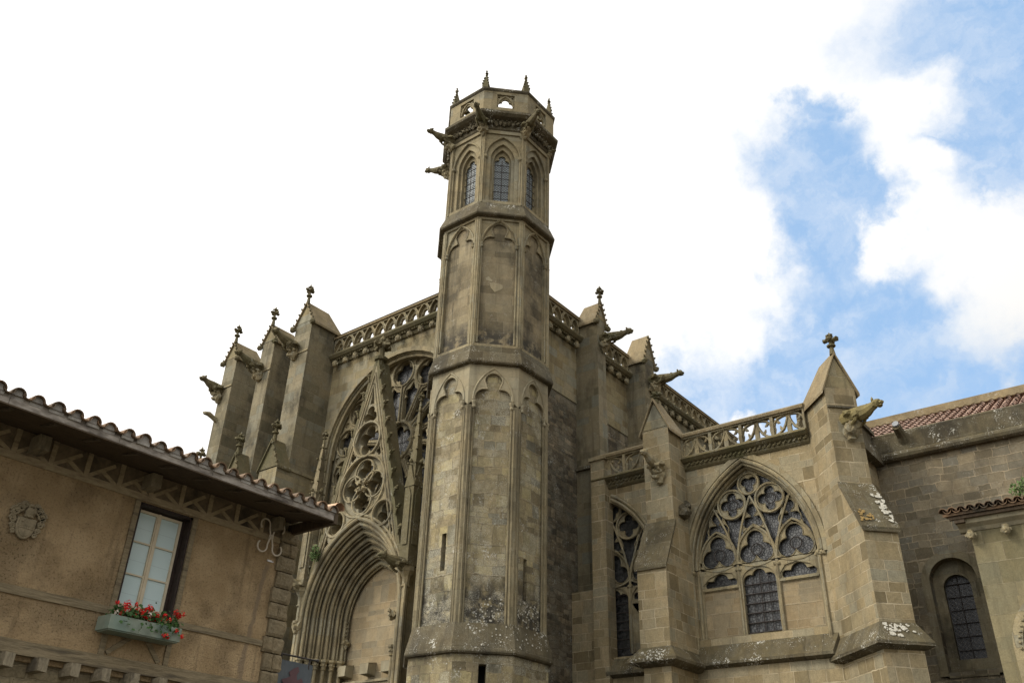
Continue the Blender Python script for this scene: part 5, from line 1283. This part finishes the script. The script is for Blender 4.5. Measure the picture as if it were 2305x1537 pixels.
# iron wall anchors (scrolls)
def anchor(fr):
    b = MB()
    for sg in (-1, 1):
        for vs in (-1, 1):
            pts = [(sg * .012, 0), (sg * .03, vs * .06), (sg * .05, vs * .13)]
            cx0, cz0, R = sg * .135, vs * .165, .085
            for t in range(13):
                an = math.radians(180 - t * 19) if sg > 0 else math.radians(t * 19)
                pts.append((cx0 + R * math.cos(an), cz0 + vs * R * math.sin(an)))
            b.tube([fr(p[0], p[1], .035) for p in pts], .0125, 6)
    b.plate([rect(-.03, .03, -.03, .03)], fr, .01, .055, .004); b.tube([fr(0, 0, -.05), fr(0, 0, .07)], .012, 6)
    return b
rotf = lambda u, v, w: FY(7.93, HY - .04, 5.56)(u, v, w)
lab(anchor(rotf).build('iron_wall_anchor', m_paleiron, H), 'pale scrolled iron wall anchor on the front near the corner')
fx_ = frame((8.47, 11.35, 5.30), (0, 1, 0), (1, 0, 0)); lab(anchor(fx_).build('iron_wall_anchor', m_paleiron, H), 'scroll of a second iron anchor round the corner')
b = MB(); b.box(7.975, 8.05, HY - .02, HY - .002, 5.215, 5.24); b.box(8.05, 8.085, HY - .018, HY - .002, 5.218, 5.23); b.build('white_tag', m_white, H)

# flower box + geraniums
b = MB()
b.box(5.60, 6.60, 10.665, 10.685, 3.775, 3.945); b.box(5.60, 6.60, 10.95, 10.97, 3.775, 3.945); b.box(5.60, 5.62, 10.685, 10.95, 3.775, 3.945); b.box(6.58, 6.60, 10.685, 10.95, 3.775, 3.945); b.box(5.62, 6.58, 10.685, 10.95, 3.76, 3.79)
fb = b.build('window_box', m_box, None, origin=(6.1, 10.82, 3.76)); fb['label'] = 'grey green wooden flower box hanging below the casement window'; fb['category'] = 'window box'
b = MB(); b.box(5.62, 6.58, 10.69, 10.95, 3.79, 3.92); b.build('potting_soil', m_joist, fb)
rg = random.Random(11)
def geranium(x, w, label, nfl, trail, whites=0):
    nfl = int(nfl * 1.7)
    g = thing('geranium', label, 'potted flower', (x, 10.82, 3.93), 'red geraniums in the window box')
    lf = MB(); st = MB(); heads = []
    for i in range(130):
        dx = rg.uniform(-w, w); p = Vector((x + dx, 10.80 + rg.uniform(-.16, .1), 3.96 + abs(rg.gauss(0, .07)) * (1.2 - abs(dx) / w * .4)))
        heads.append(p)
    for i in range(trail):
        p = Vector((x + rg.uniform(-w, w), 10.64 + rg.uniform(-.03, .01), 3.95 - rg.random() * .17)); heads.append(p)
    for p in heads:
        n_ = Vector((rg.gauss(0, .6), rg.gauss(-.6, .5), rg.gauss(.5, .4))).normalized(); t = n_.orthogonal().normalized(); q = n_.cross(t); s = rg.uniform(.016, .030)
        vs = [p + (t * math.cos(2 * PI * k / 7) + q * math.sin(2 * PI * k / 7)) * s * (1 if k else .35) + n_ * (.006 * (k % 2)) for k in range(7)]
        lf.add([p] + vs, [(0, 1 + k, 1 + (k + 1) % 7) for k in range(7)])
    for i in range(14):
        a = Vector((x + rg.uniform(-w, w) * .5, 10.84, 3.93)); c_ = rg.choice(heads); st.tube([a, a.lerp(c_, .5) + Vector((0, 0, .03)), c_], .003, 4)
    fl = MB(); fw = MB()
    for i in range(nfl + whites):
        low = rg.random() < .22 and trail > 12
        c_ = Vector((x + rg.uniform(-w, w), 10.72 + rg.uniform(-.07, .05), 4.03 + rg.uniform(-.06, .10))) if not low else Vector((x + rg.uniform(-w, w), 10.62, 3.90 - rg.random() * .1))
        tgt = fw if i >= nfl else fl; R = rg.uniform(.026, .042)
        for k in range(22):
            d = Vector((rg.gauss(0, 1), rg.gauss(0, 1), rg.gauss(0, 1))).normalized(); p = c_ + d * R * rg.uniform(.6, 1.1); t = d.orthogonal().normalized(); q = d.cross(t); s = rg.uniform(.008, .013)
            tgt.add([p + (t * math.cos(2 * PI * m / 5) + q * math.sin(2 * PI * m / 5)) * s for m in range(5)], [(0, 1, 2, 3, 4)])
    lf.build('foliage', m_leaf, g); st.build('stem', m_leaf, g); fl.build('blossom', m_petal, g)
    if whites: fw.build('faded_blossom', m_petalw, g)
geranium(5.80, .16, 'red geranium with a few faded white blooms at the left end of the window box', 6, 5, 3)
geranium(6.10, .17, 'densest red geranium in the middle of the window box', 10, 9, 1)
geranium(6.40, .19, 'trailing red geranium hanging over the right end of the window box', 9, 34)

# banner on its bracket
bp = MB(); by = 11.36
bp.tube([(8.62, by, 2.2), (8.62, by, 4.12)], .018, 8); bp.tube([(8.47, by, 2.6), (8.62, by, 2.6)], .014, 6); bp.tube([(8.47, by, 3.95), (8.62, by, 3.95)], .014, 6)
bp.tube([(8.60, by, 4.05), (9.50, by, 4.05)], .014, 8); bp.lump((9.5, by, 4.05), .03, (1, 1, 1), 1, .1); bp.lump((8.62, by, 4.13), .026, (1, 1, 1), 1, .1)
po = bp.build('banner_bracket', m_iron, None, origin=(8.62, by, 2.2)); po['label'] = 'dark iron bracket holding the hanging banner at the house corner'; po['category'] = 'sign bracket'
b = MB(); fb_ = FY(9.06, by, 3.97); n = 12; rings = []
for j in range(14):
    v = -j / 13 * 1.5; rings.append([fb_(-.36 + .72 * i / n, v, .012 * math.sin(i * 1.3 + j * .25) - .004) for i in range(n + 1)])
vs = [p for r in rings for p in r]; b.add(vs, [(j * (n + 1) + i, j * (n + 1) + i + 1, (j + 1) * (n + 1) + i + 1, (j + 1) * (n + 1) + i) for j in range(13) for i in range(n)])
ba = b.build('banner', m_banner, None, origin=(9.06, by, 3.97)); ba['label'] = 'slate grey cloth banner with faded red beast hanging beside the house corner'; ba['category'] = 'banner'
sm_ = ba.modifiers.new('thickness', 'SOLIDIFY'); sm_.thickness = .004
b = MB()
for x in (8.78, 9.34): b.tube([(x, by, 4.06), (x + .01, by, 4.02), (x, by, 3.98), (x - .01, by, 3.94), (x, by, 3.90)], .016, 6)
b.build('tie_cord', m_iron, ba)
b = MB()   # rampant beast, plain dye shape
E_ = [(-.02, -.10), (.06, -.06), (.09, -.13), (.05, -.18), (.07, -.26), (.15, -.22), (.19, -.27), (.10, -.33), (.06, -.40), (.12, -.50), (.10, -.62), (.16, -.72), (.08, -.74), (.02, -.62), (-.05, -.60), (-.12, -.70), (-.20, -.68), (-.13, -.58), (-.10, -.48), (-.06, -.38), (-.09, -.32), (-.18, -.34), (-.22, -.28), (-.13, -.25), (-.07, -.22), (-.10, -.16)]
b.plate([E_], fb_, .018, .022); b.build('emblem', m_emblem, ba)
